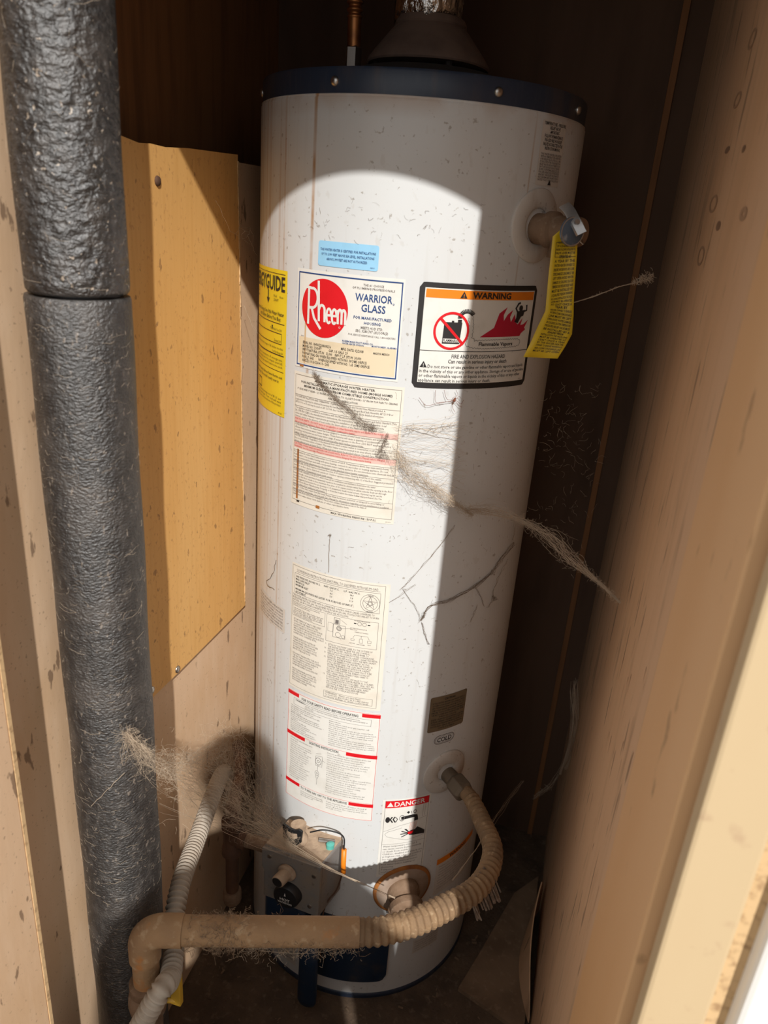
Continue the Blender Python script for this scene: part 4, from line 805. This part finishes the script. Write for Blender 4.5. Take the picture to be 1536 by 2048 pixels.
b = MB(); b.lathe([(.017, 0), (.021, -.003), (.021, -.014), (.018, -.017), (.0225, -.024), (.0235, -.036), (.0215, -.05), (.0165, -.056), (.0165, -.33)], 24, Matrix.Translation(vx+Vector((0, 0, -.040)))); vo = b.build('shutoff_valve', 'brass_dusty', cw, True, autosmooth=45)
b = MB(); hp = vx+Vector((.030, .016, -.040)); b.rings([[hp+Vector((x_, y_, z_)) for x_, y_ in ((-.007, -.004), (.007, -.004), (.007, .004), (-.007, .004))] for z_ in (.0, -.02, -.044, -.05)]); b.tube([vx+Vector((0, 0, -.075)), hp+Vector((0, 0, -.045))], .004, 8); b.build('lever_handle', 'yellow_handle', vo, bevel=.002)
# dust clumps on the pipe
b = MB()
for i in range(700):
    q = random.random(); q = q if random.random() < .5 else .28+.12*random.gauss(0, .5); c = A_.lerp(B_, max(.12, min(1, q)))
    a = random.uniform(0, 2*math.pi) if q < .45 else random.uniform(math.pi*.9, math.pi*2.1); r_ = .017
    sd_ = dr.cross(Vector((0, 0, 1)))
    p = c+(sd_*math.cos(a)+Vector((0, 0, 1))*math.sin(a))*r_; pts = [p]
    for k_ in range(4): pts.append(pts[-1]+Vector((random.gauss(0, .003), random.gauss(0, .003), random.gauss(-.0006, .003))))
    b.tube(pts, random.uniform(.00012, .0003), 3, False)
o = b.build('lint', 'lint', cw); o['kind'] = 'stuff'
# torn tape/lint flap on the hose bend
b = MB()
for i in range(26):
    q = i/25; p = Vector((.214, -.368, .490)).lerp(Vector((.2385, -.323, .493)), q)+Vector((random.uniform(-.002, .002), 0, random.uniform(-.003, .003)))
    e_ = p+Vector((.018+.012*random.random(), -.004, -.030-.012*random.random()))
    b.tube([p, p.lerp(e_, .5)+Vector((.003, 0, .003)), e_], .0013, 4)
o = b.build('torn_wrap', 'fluff', cw)

# gas control
gc = empty('gas_control', (-.05, -.23, .25), 'dusty grey gas control box with dials at the heater base', 'gas valve')
CT = Vector((-.0495, -.264, 0)); ex = Vector((.099, -.008, 0)).normalized(); ey = Vector((.016, .06, 0)).normalized()
GM = Matrix(((ex.x, ey.x, 0, CT.x), (ex.y, ey.y, 0, CT.y), (0, 0, 1, 0), (0, 0, 0, 1)))
b = MB(); b.box(-.0495, .0495, .0, .062, .25, .358, GM); b.build('housing', 'control', gc, bevel=.003)
b = MB(); b.box(-.047, .047, .002, .062, .357, .3605, GM); b.build('dust_cover', 'control_top', gc, bevel=.001)
b = MB()
lo = [(-.0495, .355), (.0495, .355), (.0495, .253), (-.012, .253), (-.016, .285), (-.040, .300), (-.0495, .318)]
b.add([GM @ Vector((x_, -.004, z_)) for x_, z_ in lo]+[GM @ Vector((x_, .0005, z_)) for x_, z_ in lo], [tuple(range(7))]+[(i, 7+i, 7+(i+1) % 7, (i+1) % 7) for i in range(7)]); b.build('face_plate', 'control', gc, bevel=.0008)
for x_, z_ in ((-.036, .343), (.040, .335), (.035, .27)):
    b = MB(); b.lathe([(.0036, 0), (.0034, .0016), (.0, .002)], 10, GM @ axis_mtx((x_, -.004, z_), (0, -1, 0))); b.build('screw', 'steel', gc)
b = MB(); b.lathe([(.0150, 0), (.0150, .004), (.0125, .006), (.0105, .006), (.0105, .022), (.0095, .024), (.0, .024)], 24, GM @ axis_mtx((-.004, -.004, .325), (-.1, -1, -.05))); kb = b.build('pilot_knob', 'control_top', gc, True, autosmooth=45)
b = MB(); b.lathe([(.0085, 0), (.0085, .0006), (.0, .0006)], 24, GM @ axis_mtx(Vector((-.004, -.004, .325))+Vector((-.1, -1, -.05)).normalized()*.0241, (-.1, -1, -.05))); b.build('knob_cap', 'black', kb)
b = MB(); b.lathe([(.0215, 0), (.0215, .010), (.0195, .0125), (.0, .0125)], 32, GM @ axis_mtx((.0, -.004, .2830), (0, -1, 0))); dl = b.build('temperature_dial', 'black', gc, True, autosmooth=45)
dm = lambda A, B, off=0: GM @ Vector((.0+A, -.0170, .2830-B))
EVAL.append((dl, dm, 'HOT', .0, .0060, .0050, .017, 'C', 'p_white', .02)); EVAL.append((dl, dm, 'VACATION', .0, .0115, .0035, .024, 'C', 'p_white', .02)); text_jobs(EVAL); EVAL.clear()
b = MB(); b.add([dm(-.0015, -.004), dm(.0015, -.004), dm(0, -.011)], [(0, 1, 2)]); b.build('pointer', 'p_white', dl)
# igniter on top
b = MB(); b.lathe([(.0150, 0), (.0150, .006), (.0115, .012), (.0095, .018), (.0110, .026), (.0115, .034), (.0, .034)], 20, GM @ Matrix.Translation((-.008, .026, .360))); ig = b.build('igniter', 'control_top', gc, True, autosmooth=45)
b = MB(); pr = [(-.0145, .372), (-.0165, .402), (-.0105, .400), (-.004, .3965), (.004, .3965), (.0105, .400), (.0165, .398), (.0150, .376), (.006, .366), (.002, .366)]
nq = len(pr); b.add([GM @ Vector((-.008+x_, .0095, z_)) for x_, z_ in pr]+[GM @ Vector((-.008+x_, .0125, z_)) for x_, z_ in pr], [tuple(range(nq)), tuple(reversed(range(nq, 2*nq)))]+[(q, nq+q, nq+(q+1) % nq, (q+1) % nq) for q in range(nq)]); b.build('igniter_bracket', 'black', ig)
b = MB(); pr = [(-.0095, .386), (-.0085, .392), (.0, .3895), (.0085, .392), (.0095, .384), (.004, .379), (-.005, .380)]
b.add([GM @ Vector((-.008+x_, .0091, z_)) for x_, z_ in pr], [tuple(range(len(pr)))]); b.build('igniter_button', 'control_top', ig)
b = MB(); b.tube(spline([GM @ Vector((.012, .026, .386)), GM @ Vector((.034, .030, .396)), GM @ Vector((.058, .040, .386)), GM @ Vector((.064, .036, .362))], 8), .0012, 6); b.build('igniter_wire', 'black', gc, True)
b = MB(); b.tube([GM @ Vector((.064, .036, .364)), GM @ Vector((.066, .033, .338)), GM @ Vector((.068, .031, .322))], .0042, 10); b.build('orange_connector', 'p_orange', gc, True)
b = MB(); b.tube(spline([GM @ Vector((.067, .031, .322)), GM @ Vector((.060, .028, .285)), GM @ Vector((.045, .02, .24)), GM @ Vector((.043, .022, .12))], 8), .0013, 6); b.build('pilot_tube', 'iron', gc, True)
MAT['teal'] = M('teal_cap', (.10, .42, .36), .5)
b = MB(); b.lathe([(.006, 0), (.006, .008), (.0, .010)], 12, GM @ Matrix.Translation((.042, .034, .360))); b.build('test_port_cap', 'teal', gc, True, autosmooth=45)
b = MB(); b.tube([GM @ Vector((.02, .038, .3635)), GM @ Vector((.044, .044, .364))], .003, 8); b.build('thermocouple_nut', 'steel', gc)
b = MB(); b.tube(spline([GM @ Vector((.030, .02, .252)), GM @ Vector((.032, .02, .21)), GM @ Vector((.030, .024, .10))], 6), .0075, 12); b.build('burner_tube', 'steel', gc, True)
# blue shroud and door
b = MB()
pr = [(-.0495, .262), (-.030, .290), (-.016, .300), (-.006, .262), (.008, .250), (.020, .232), (.022, .17), (-.0495, .17)]
b.add([GM @ Vector((x_, .004, z_)) for x_, z_ in pr]+[GM @ Vector((x_, .05, z_)) for x_, z_ in pr], [tuple(range(8)), tuple(reversed(range(8, 16)))]+[(i, 8+i, 8+(i+1) % 8, (i+1) % 8) for i in range(8)]); b.build('blue_shroud', 'blue_plastic', gc, bevel=.004)
b = MB(); rings = []
for z_, w_, t_ in ((.185, .0160, .007), (.12, .0165, .007), (.06, .0170, .007), (.042, .0165, .0065), (.034, .013, .005), (.030, .006, .003)):
    rings.append([Vector((-.016+w_*math.cos(a), -.262+t_*math.sin(a), z_)) for a in [j_*2*math.pi/20 for j_ in range(20)]])
b.rings(rings); b.build('blue_tab', 'blue_plastic', gc, True)
def cpatch(s0, s1, z0, z1, r0, r1, rc):
    mb = MB(); n = 30; T, Bt = [], []
    for i in range(n+1):
        s_ = s0+(s1-s0)*i/n; d = min(s_-s0, s1-s_); ins = 0 if d > rc else rc-math.sqrt(max(0, rc*rc-(rc-d)**2))
        T.append((s_, z1-ins)); Bt.append((s_, z0+ins))
    V = [cyl(s_, z_, r1) for s_, z_ in T]+[cyl(s_, z_, r1) for s_, z_ in Bt]+[cyl(s_, z_, r0) for s_, z_ in T]+[cyl(s_, z_, r0) for s_, z_ in Bt]
    m = n+1; F = []
    for i in range(n): F += [(i, m+i, m+i+1, i+1), (2*m+i, i, i+1, 2*m+i+1), (m+i, 3*m+i, 3*m+i+1, m+i+1)]
    F += [(0, 2*m, 3*m, m), (n, m+n, 3*m+n, 2*m+n)]
    mb.add(V, F); return mb
o = cpatch(-.05, .103, .047, .190, R, R+.006, .014).build('burner_door', 'blue_plastic', wh, True, autosmooth=40); o['label'] = 'dark blue burner door'
k = Sticker('door_notice', 'p_grey', -.125, -.060, .100, .030, 'white notice beside the burner door')
for i in range(7): k.txt(('KEEP THIS AREA CLEAR', 'AND FREE FROM ANY', 'COMBUSTIBLE MATERIAL', 'GASOLINE AND OTHER', 'FLAMMABLE VAPORS', 'DO NOT OBSTRUCT AIR', 'OPENINGS OF HEATER')[i], .004, .010+i*.0085, .0045, .055, 'L', 'i_grey')
k.done(); text_jobs(EVAL); EVAL.clear()

# gas supply line
gp = empty('gas_supply_pipe', (-.163, -.24, .2), 'rusty brown iron gas tee and drip leg left of the control', 'pipe')
b = MB(); b.tube([(-.163, -.238, .20), (-.163, -.238, .31)], .0105, 16); b.build('drip_leg', 'iron', gp, True, autosmooth=50)
b = MB(); b.lathe([(.0145, .192), (.0155, .196), (.0155, .212), (.0135, .216)], 20, Matrix.Translation((-.163, -.238, 0))); b.build('drip_cap', 'brass_dusty', gp, True, autosmooth=45)
b = MB(); b.lathe([(.0165, .298), (.0165, .310), (.0145, .312), (.0145, .350), (.0165, .352), (.0165, .366)], 22, Matrix.Translation((-.163, -.238, 0))); b.lathe([(.0145, 0), (.0145, .014), (.0165, .015), (.0165, .026)], 22, axis_mtx((-.163, -.238, .333), (1, -.02, 0))); b.build('tee', 'iron', gp, True, autosmooth=45)
b = MB(); b.tube([(-.140, -.2385, .333), (-.095, -.2395, .333)], .0112, 18); b.build('nipple', 'brass_dusty', gp, True, autosmooth=50)
b = MB(); b.tube(spline([(-.163, -.238, .36), (-.166, -.225, .385), (-.185, -.16, .392), (-.218, -.10, .392)], 8), .0105, 16); b.build('inlet_elbow', 'iron', gp, True)

# grey corrugated conduit
gcn = empty('flexible_conduit', (-.19, -.25, .40), 'grey corrugated flexible conduit curving down past the cold water pipe', 'conduit')
cpts = [(-.228, -.115, .315), (-.214, -.165, .385), (-.193, -.247, .408), (-.175, -.325, .411), (-.148, -.418, .435), (-.1315, -.468, .428), (-.121, -.488, .410), (-.102, -.530, .413), (-.097, -.556, .430), (-.108, -.572, .403), (-.124, -.580, .360), (-.14, -.585, .30)]
P = spline(cpts, 30); L = [0]
for i in range(1, len(P)): L.append(L[-1]+(P[i]-P[i-1]).length)
tot2 = L[-1]; Q = []; j = 0; N = 520
for i in range(N):
    d = tot2*i/(N-1)
    while j < len(L)-2 and L[j+1] < d: j += 1
    Q.append(P[j].lerp(P[j+1], min(1, (d-L[j])/max(1e-9, L[j+1]-L[j]))))
b = MB(); b.tube(Q, lambda t: .0114+.0021*max(-.75, math.sin(t*tot2*2*math.pi/.0072)), 14); b.build('corrugated_sleeve', 'conduit', gcn, True)
b = MB(); b.lathe([(.014, 0), (.018, .004), (.018, .016), (.014, .020)], 8, axis_mtx((-.2385, -.095, .285), (.25, -.35, .9))); b.build('wall_fitting', 'iron', gcn, bevel=.001)

# ------------------------------------------------------------------ litter on the floor
def sheet(name, pts, z0, th, mat, label, cat):
    mb = MB(); n = len(pts); mb.add([(x, y, z0) for x, y in pts]+[(x, y, z0+th) for x, y in pts], [tuple(reversed(range(n))), tuple(range(n, 2*n))]+[(i, (i+1) % n, n+(i+1) % n, n+i) for i in range(n)])
    return tag(mb.build(name, mat), label, cat)
sheet('board_offcut', [(.225, -.135), (.25, -.06), (.30, .10), (.345, .16), (.345, -.18)], .0, .009, 'offcut', 'flat dusty board offcut lying on the floor beside the right wall', 'board')
b = MB(); rings = []
for i in range(13):
    q = i/12; y_ = .075-.235*q; bow = .026*math.sin(q*math.pi); h_ = .012+.115*(1-q)**.7*min(1, q*5+.35)
    rings.append([Vector((.350-bow, y_, .010)), Vector((.352-bow, y_, .010)), Vector((.3515-bow*.55, y_, .010+h_)), Vector((.3495-bow*.55, y_, .010+h_))])
b.rings(rings); tag(b.build('veneer_strip', 'right_ply', None, True, autosmooth=40), 'curled strip of veneer bowed against the right wall at floor level', 'veneer')
b = MB()
for i in range(420):
    x_, y_ = random.uniform(-.235, .34), random.uniform(-.40, .02)
    if x_*x_+y_*y_ < .225**2: continue
    s_ = random.uniform(.0008, .0045); a = random.uniform(0, 6.28); mt = Matrix.Translation((x_, y_, s_*.3)) @ Matrix.Rotation(a, 4, 'Z') @ Matrix.Rotation(random.uniform(-.5, .5), 4, 'X')
    b.box(-s_, s_, -s_*.35, s_*.35, -s_*.2, s_*.2, mt)
tag(b.build('floor_debris', 'litter'), 'crumbs and splinters strewn on the closet floor', 'debris', kind='stuff')

# ------------------------------------------------------------------ cobwebs
def jit(s): return Vector((random.gauss(0, s), random.gauss(0, s), random.gauss(0, s)))
def strand(mb, path, r, wob, n=None):
    pts = spline(path, n or 5); mb.tube([p+jit(wob) for p in pts], r, 3, False)
def rope(mb, path, count, spread, r0, r1, wob):
    """a bundle of loose strands following a path; spread is a list of half-widths along it"""
    for i in range(count):
        dx = jit(1); pp_ = [Vector(p)+dx*sp*.6+jit(sp*.5) for p, sp in zip(path, spread)]
        a_ = random.randint(0, max(0, len(pp_)-3)) if random.random() < .45 else 0; e_ = random.randint(a_+2, len(pp_)) if random.random() < .45 else len(pp_)
        strand(mb, pp_[a_:e_], random.uniform(r0, r1), wob)
def fuzz(mb, path, count, spread, ln, r):
    for i in range(count):
        j_ = random.randrange(len(path)-1); q = random.random(); p = Vector(path[j_]).lerp(Vector(path[j_+1]), q)+jit((spread[j_]*(1-q)+spread[j_+1]*q)*.7); pts = [p]
        d = jit(1).normalized()
        for k_ in range(4): d = (d+jit(.6)).normalized(); pts.append(pts[-1]+d*ln/4*random.uniform(.5, 1.3))
        mb.tube(pts, r, 3, False)
# big dusty sheet from pipe to control
W1 = ray_at(252, 1468, -.535), ray_at(300, 1520, -.50), ray_at(370, 1560, -.44), ray_at(450, 1605, -.36), ray_at(520, 1655, -.31), ray_at(590, 1700, -.295), ray_at(660, 1738, -.29), ray_at(720, 1765, -.285), ray_at(790, 1795, -.262)
b = MB(); rope(b, W1[:6], 55, [.003, .009, .024, .024, .014, .004], .00007, .0002, .0007); fuzz(b, W1[:6], 1500, [.002, .009, .024, .024, .014, .004], .016, .00008)
rope(b, W1[4:], 9, [.004, .003, .0018, .001, .0006], .0002, .0004, .0003)
W1b = ray_at(445, 1480, -.27), ray_at(470, 1500, -.27), ray_at(490, 1560, -.275), ray_at(505, 1610, -.28), ray_at(545, 1655, -.29), ray_at(590, 1700, -.295)
rope(b, W1b, 26, [.022, .020, .022, .020, .012, .004], .00006, .00016, .0008); fuzz(b, W1b, 1100, [.022, .020, .022, .020, .011, .004], .016, .00008)
W1c = ray_at(330, 1540, -.46), ray_at(390, 1525, -.40), ray_at(445, 1505, -.33), ray_at(450, 1560, -.32), ray_at(480, 1620, -.31)
rope(b, W1c, 26, [.010, .014, .014, .014, .010], .00006, .00016, .001); fuzz(b, W1c, 900, [.010, .014, .014, .014, .010], .012, .00008)
for c0, c1 in (((255, 1465), (300, 1500)), ((250, 1480), (240, 1530)), ((255, 1470), (275, 1460)), ((290, 1490), (305, 1510))):
    for _ in range(4): strand(b, [ray_at(*c0, -.535)+jit(.002), ray_at((c0[0]+c1[0])/2, (c0[1]+c1[1])/2-4, -.537)+jit(.003), ray_at(*c1, -.535)+jit(.002)], .00018, .0006)
strand(b, [ray_at(250, 1545, -.535), ray_at(215, 1580, -.536), ray_at(182, 1612, -.532)], .0003, .0004)
tag(b.build('cobweb', 'cobweb'), 'large dusty cobweb stretched from the black pipe to the gas control', 'cobweb')
# web across the tank front to the right wall
b = MB(); T = lambda px, py, o_=.004: ontank(px, py, R+o_)
def ontank(px, py, r):
    d = FX+RX*((px-768)/FPX)+UX*((1024-py)/FPX); A = d.x*d.x+d.y*d.y; Bq = 2*(CAM.x*d.x+CAM.y*d.y); Cq = CAM.x**2+CAM.y**2-r*r
    return CAM+d*((-Bq-math.sqrt(max(0, Bq*Bq-4*A*Cq)))/(2*A))
Wd = [T(627, 745), T(650, 775), T(690, 812), T(730, 850), T(752, 858)]; bd = MB()
rope(bd, Wd, 16, [.0012, .0022, .0030, .0036, .0018], .00006, .00018, .0006); fuzz(bd, Wd, 420, [.001, .0022, .0032, .0042, .002], .006, .00010)
We = [T(775, 870), T(765, 890), T(760, 910), T(778, 915)]; rope(bd, We, 8, [.002, .003, .003, .002], .00006, .00016, .0006); fuzz(bd, We, 140, [.002, .003, .003, .002], .006, .0001)
tag(bd.build('cobweb', 'cobweb_dark'), 'dark clump of cobweb smeared across the cream instruction sheet', 'cobweb')
Wf = [T(795, 905, .006), T(815, 940, .010), T(845, 965, .014), T(880, 985, .018), T(915, 1010, .022), T(945, 1030, .026)]
rope(b, Wf, 50, [.006, .009, .009, .007, .003, .001], .00006, .00018, .0007); fuzz(b, Wf, 800, [.008, .012, .012, .008, .005, .002], .010, .00008)
Wg = [T(935, 1018, .03), ray_at(985, 1022, -.16), ray_at(1035, 1038, -.16), ray_at(1075, 1058, -.17), ray_at(1110, 1085, -.18), ray_at(1140, 1115, -.19), ray_at(1175, 1145, -.20), ray_at(1205, 1172, -.21), ray_at(1240, 1205, -.22)]
rope(b, Wg, 46, [.004, .007, .003, .004, .009, .008, .003, .0012, .0005], .00007, .0002, .0006); fuzz(b, Wg, 900, [.004, .006, .004, .006, .011, .009, .003, .001, .0003], .008, .00009)
for i in range(60):   # fine fan between label and shadow edge
    y0 = random.uniform(850, 960); strand(b, [T(788+random.uniform(-8, 10), y0, .006), T(860, y0+random.uniform(-25, 25), .010), T(925+random.uniform(-10, 10), y0+random.uniform(-40, 40), .006)], .00009, .0008)
for (p_, q_) in (((810, 852), (915, 845)), ((815, 850), (920, 876)), ((850, 862), (870, 850))): strand(b, [T(*p_, .008), T((p_[0]+q_[0])/2, (p_[1]+q_[1])/2, .010), T(*q_, .008)], .0003, .0005)
fuzz(b, [T(812, 853, .008), T(868, 857, .009), T(915, 846, .008)], 40, [.0015]*3, .004, .0002)
for i in range(130):   # loose wisps hanging in the dark gap
    p = ray_at(random.uniform(1075, 1200), random.uniform(770, 1050), random.uniform(-.12, .05)); pts = [p]; d = jit(1).normalized()
    for k_ in range(5): d = (d+jit(.5)).normalized(); pts.append(pts[-1]+d*random.uniform(.001, .0045))
    b.tube(pts, .00009, 3, False)
tag(b.build('cobweb', 'cobweb'), 'grey cobweb trailing from the tank front to the right plywood wall', 'cobweb')
# dark branching web low on the tank
b = MB()
br = [[(843, 1240), (860, 1212), (900, 1200), (950, 1172), (985, 1145), (1000, 1120), (1028, 1085)], [(948, 1172), (960, 1190), (968, 1212)], [(950, 1172), (985, 1148), (988, 1150)], [(995, 1200), (985, 1190), (1000, 1150), (1015, 1120)], [(985, 1200), (975, 1215)], [(843, 1245), (850, 1270), (858, 1290)], [(840, 1235), (832, 1215), (805, 1180)], [(800, 1180), (830, 1150), (880, 1090), (910, 1050)], [(1025, 1080), (1030, 1045), (1022, 1040)], [(940, 1245), (955, 1210)], [(780, 1205), (830, 1170)]]
for pth in br:
    wd = .0012 if len(pth) > 5 else .0005
    for _ in range(9 if len(pth) > 5 else 3): strand(b, [T(px, py, .0025)+jit(wd) for px, py in pth], random.uniform(.0001, .00024), .0007)
fuzz(b, [T(842, 1240, .003), T(848, 1225, .003)], 30, [.002, .002], .005, .00018); fuzz(b, [T(985, 1192, .003), T(988, 1200, .003)], 30, [.002, .002], .005, .00018)
tag(b.build('cobweb', 'cobweb_dark'), 'dark branching cobweb strands on the lower tank right of the star badge sheet', 'cobweb')
b = MB()
for (px, py) in ((657, 1072),): strand(b, [T(660, 1068, .001), T(659, 1090, .001), T(657, 1145, .001)], .00035, .0003); fuzz(b, [T(659, 1068, .001), T(661, 1072, .001)], 14, [.001, .001], .003, .0002)
strand(b, [T(552, 1120, .001), T(545, 1150, .001), T(533, 1165, .001), T(548, 1180, .001)], .0005, .0005)
for i in range(150):
    px, py = random.uniform(560, 980), random.choice((random.uniform(400, 480), random.uniform(780, 1120), random.uniform(1180, 1400)))
    p = T(px, py, .0008); pts = [p]; d = jit(1); d = d.normalized()
    for k_ in range(4):
        d = (d+jit(.5)).normalized(); nx_ = pts[-1]+d*random.uniform(.001, .003); rr_ = math.hypot(nx_.x, nx_.y); nx_ = Vector((nx_.x*(R+.0007)/rr_, nx_.y*(R+.0007)/rr_, nx_.z)); pts.append(nx_)
    b.tube(pts, random.uniform(.00005, .00014), 3, False)
tag(b.build('dust_specks', 'cobweb_dark'), 'tiny dust hairs stuck all over the white tank front', 'dust', kind='stuff')
# web near the plywood patch
b = MB()
pts_ = [(460, 462), (472, 468), (485, 478), (495, 470), (505, 492), (515, 512), (500, 455), (490, 462), (478, 455), (508, 470), (432, 402), (445, 430)]
PW = [ray_at(px, py, -.12+.0016*(px-460)) for px, py in pts_]
for i_, j_ in ((0, 1), (1, 2), (2, 4), (4, 5), (2, 3), (3, 9), (9, 4), (1, 8), (8, 6), (6, 9), (3, 6), (7, 2), (7, 8), (0, 11), (11, 10), (3, 4), (7, 9)):
    strand(b, [PW[i_], (PW[i_]+PW[j_])/2+jit(.001), PW[j_]], .00022, .0003)
tag(b.build('cobweb', 'cobweb'), 'small net of cobweb between the plywood patch and the tank', 'cobweb')
b = MB(); strand(b, [ray_at(488, 610, -.06), ray_at(500, 640, -.05), ray_at(516, 668, -.04)], .0002, .0004); strand(b, [ray_at(488, 610, -.06), ray_at(505, 655, -.05), ray_at(516, 668, -.04)], .00015, .0004)
tag(b.build('cobweb', 'cobweb'), 'two thin cobweb threads beside the yellow energy label', 'cobweb')
# strand with a fluff tip
b = MB(); Ws = [ray_at(1145, 606, -.16), ray_at(1185, 593, -.15), ray_at(1240, 573, -.14), ray_at(1270, 565, -.135), ray_at(1303, 552, -.13)]
rope(b, Ws, 5, [.0004, .0005, .0006, .0012, .002], .0002, .0003, .0002); fuzz(b, Ws[3:], 160, [.0015, .0035], .006, .0002); fuzz(b, Ws[1:3], 14, [.0006, .0003], .003, .0002)
tag(b.build('cobweb', 'cobweb'), 'single pale thread with a lint tip beside the yellow tag', 'cobweb')
# web low on the right wall
b = MB()
for pth in ([(1150, 1360), (1155, 1440), (1160, 1540)], [(1148, 1365), (1140, 1480), (1110, 1560), (1068, 1595)], [(1152, 1400), (1135, 1500), (1120, 1550)], [(1145, 1380), (1150, 1490), (1130, 1540)]):
    for _ in range(7): strand(b, [ray_at(px, py, .10)+jit(.002) for px, py in pth], random.uniform(.00012, .0003), .0006)
fuzz(b, [ray_at(1140, 1500, .10), ray_at(1150, 1530, .10)], 60, [.006, .005], .008, .00013); fuzz(b, [ray_at(1100, 1570, .10), ray_at(1068, 1595, .10)], 40, [.003, .001], .006, .0002)
for _ in range(6): strand(b, [ray_at(1045, 1560, -.02)+jit(.001), ray_at(1010, 1610, -.10)+jit(.002), ray_at(985, 1645, -.17)+jit(.002), ray_at(950, 1700, -.22), ray_at(905, 1760, -.24)], .00015, .0006)
tag(b.build('cobweb', 'cobweb'), 'ragged cobweb hanging low at the foot of the right wall', 'cobweb')
# web slung under the water pipe
b = MB()
for i in range(130):
    q0, q1 = sorted((random.uniform(.1, 1.25), random.uniform(.1, 1.25))); p0 = A_+(B_-A_)*q0+Vector((0, 0, -.014)); p1 = A_+(B_-A_)*q1+Vector((0, 0, -.014)); sg = -.028*min(1, (q1-q0)*1.4)*random.uniform(.3, 1)
    strand(b, [p0, (p0+p1)/2+Vector((0, .01, sg))+jit(.003), p1], random.uniform(.00008, .00022), .0008)
fuzz(b, [A_+(B_-A_)*.2+Vector((0, 0, -.02)), A_+(B_-A_)*.6+Vector((0, 0, -.03)), B_+Vector((0, 0, -.026))], 450, [.006, .010, .008], .009, .00013)
tag(b.build('cobweb', 'cobweb'), 'sagging dusty cobweb slung under the tan water pipe', 'cobweb')
# thread off the lid
b = MB(); strand(b, [ray_at(1158, 200, -.03), ray_at(1163, 235, -.03), ray_at(1160, 255, -.03), ray_at(1155, 282, -.03)], .0003, .0003)
tag(b.build('cobweb', 'cobweb'), 'pale thread dangling off the right end of the navy lid', 'cobweb')
# spider
sp_ = empty('spider', T(909, 800, .006), 'tiny long-legged brown spider hanging under the warning label', 'spider')
c = T(909, 800, .006); b = MB()
b.lathe([(0, -.0028), (.0013, -.0022), (.0017, -.0005), (.0012, .0010), (.0009, .0014), (.0012, .0022), (.0008, .0032), (0, .0036)], 10, axis_mtx(c, (.3, -.2, 1))); b.build('body', 'spider', sp_, True)
for leg in ([(900, 803), (880, 805), (853, 811), (838, 795)], [(900, 800), (893, 797), (888, 780)], [(905, 796), (915, 790), (912, 780)], [(914, 802), (922, 808), (927, 800)], [(906, 806), (905, 815), (910, 824)], [(913, 805), (919, 812), (924, 814)], [(897, 803), (872, 805), (871, 780)], [(912, 798), (918, 793), (922, 797)]):
    b = MB(); b.tube(spline([c]+[T(px, py, .005) for px, py in leg], 4), .00022, 4); b.build('leg', 'spider', sp_)

# ------------------------------------------------------------------ the photographer outside (his shadow falls on tank and wall)
PY = -1.62
def sp(u, v, dy=0): y = PY+dy; return Vector((u-.466*y, y, v-.86*y))
me = bpy.data.meshes.new('person'); bm = bmesh.new(); sk = bm.verts.layers.skin.verify()
def V_(p, r):
    v = bm.verts.new(p); v[sk].radius = (r, r); return v
GZ = -.07
hd = sp(-.268, .285); nk = sp(-.225, .130, .02)
hipc = Vector((hd.x+.09, PY-.05, GZ+.93))
pel = V_(hipc, .135); chest = V_(Vector((hd.x+.07, PY-.02, nk.z-.22)), .15); sh = V_(Vector((hd.x+.055, PY, nk.z-.09)), .10); nkv = V_(nk, .055); h1 = V_(hd+Vector((0, .01, -.06)), .070); h2 = V_(hd+Vector((0, 0, .03)), .072)
for a_, b_ in ((pel, chest), (chest, sh), (sh, nkv), (nkv, h1), (h1, h2)): bm.edges.new((a_, b_))
for sx in (-1, 1):
    s1 = V_(sh.co+Vector((.17*sx, 0, -.01)), .065); e1 = V_(sh.co+Vector((.23*sx, .02, -.29)), .046); w1 = V_(sh.co+Vector((.13*sx, .17, -.40)), .034); hn = V_(sh.co+Vector((.08*sx, .24, -.40)), .036)
    k1 = V_(hipc+Vector((.10*sx, .0, -.08)), .095); k2 = V_(hipc+Vector((.11*sx, .03, -.47)), .066); k3 = V_(hipc+Vector((.11*sx, -.02, -.87)), .045); ft = V_(hipc+Vector((.12*sx, .14, -.895)), .036)
    for a_, b_ in ((sh, s1), (s1, e1), (e1, w1), (w1, hn), (pel, k1), (k1, k2), (k2, k3), (k3, ft)): bm.edges.new((a_, b_))
pel[sk].use_root = True
bm.to_mesh(me); bm.free(); po = bpy.data.objects.new('person', me); COL.objects.link(po); me.materials.append(MAT['cloth'])
m1 = po.modifiers.new('skin', 'SKIN'); m1.use_smooth_shade = True; m2 = po.modifiers.new('sub', 'SUBSURF'); m2.levels = 2; m2.render_levels = 2
tag(po, 'person in dark clothes standing outside the closet, facing the heater', 'person')
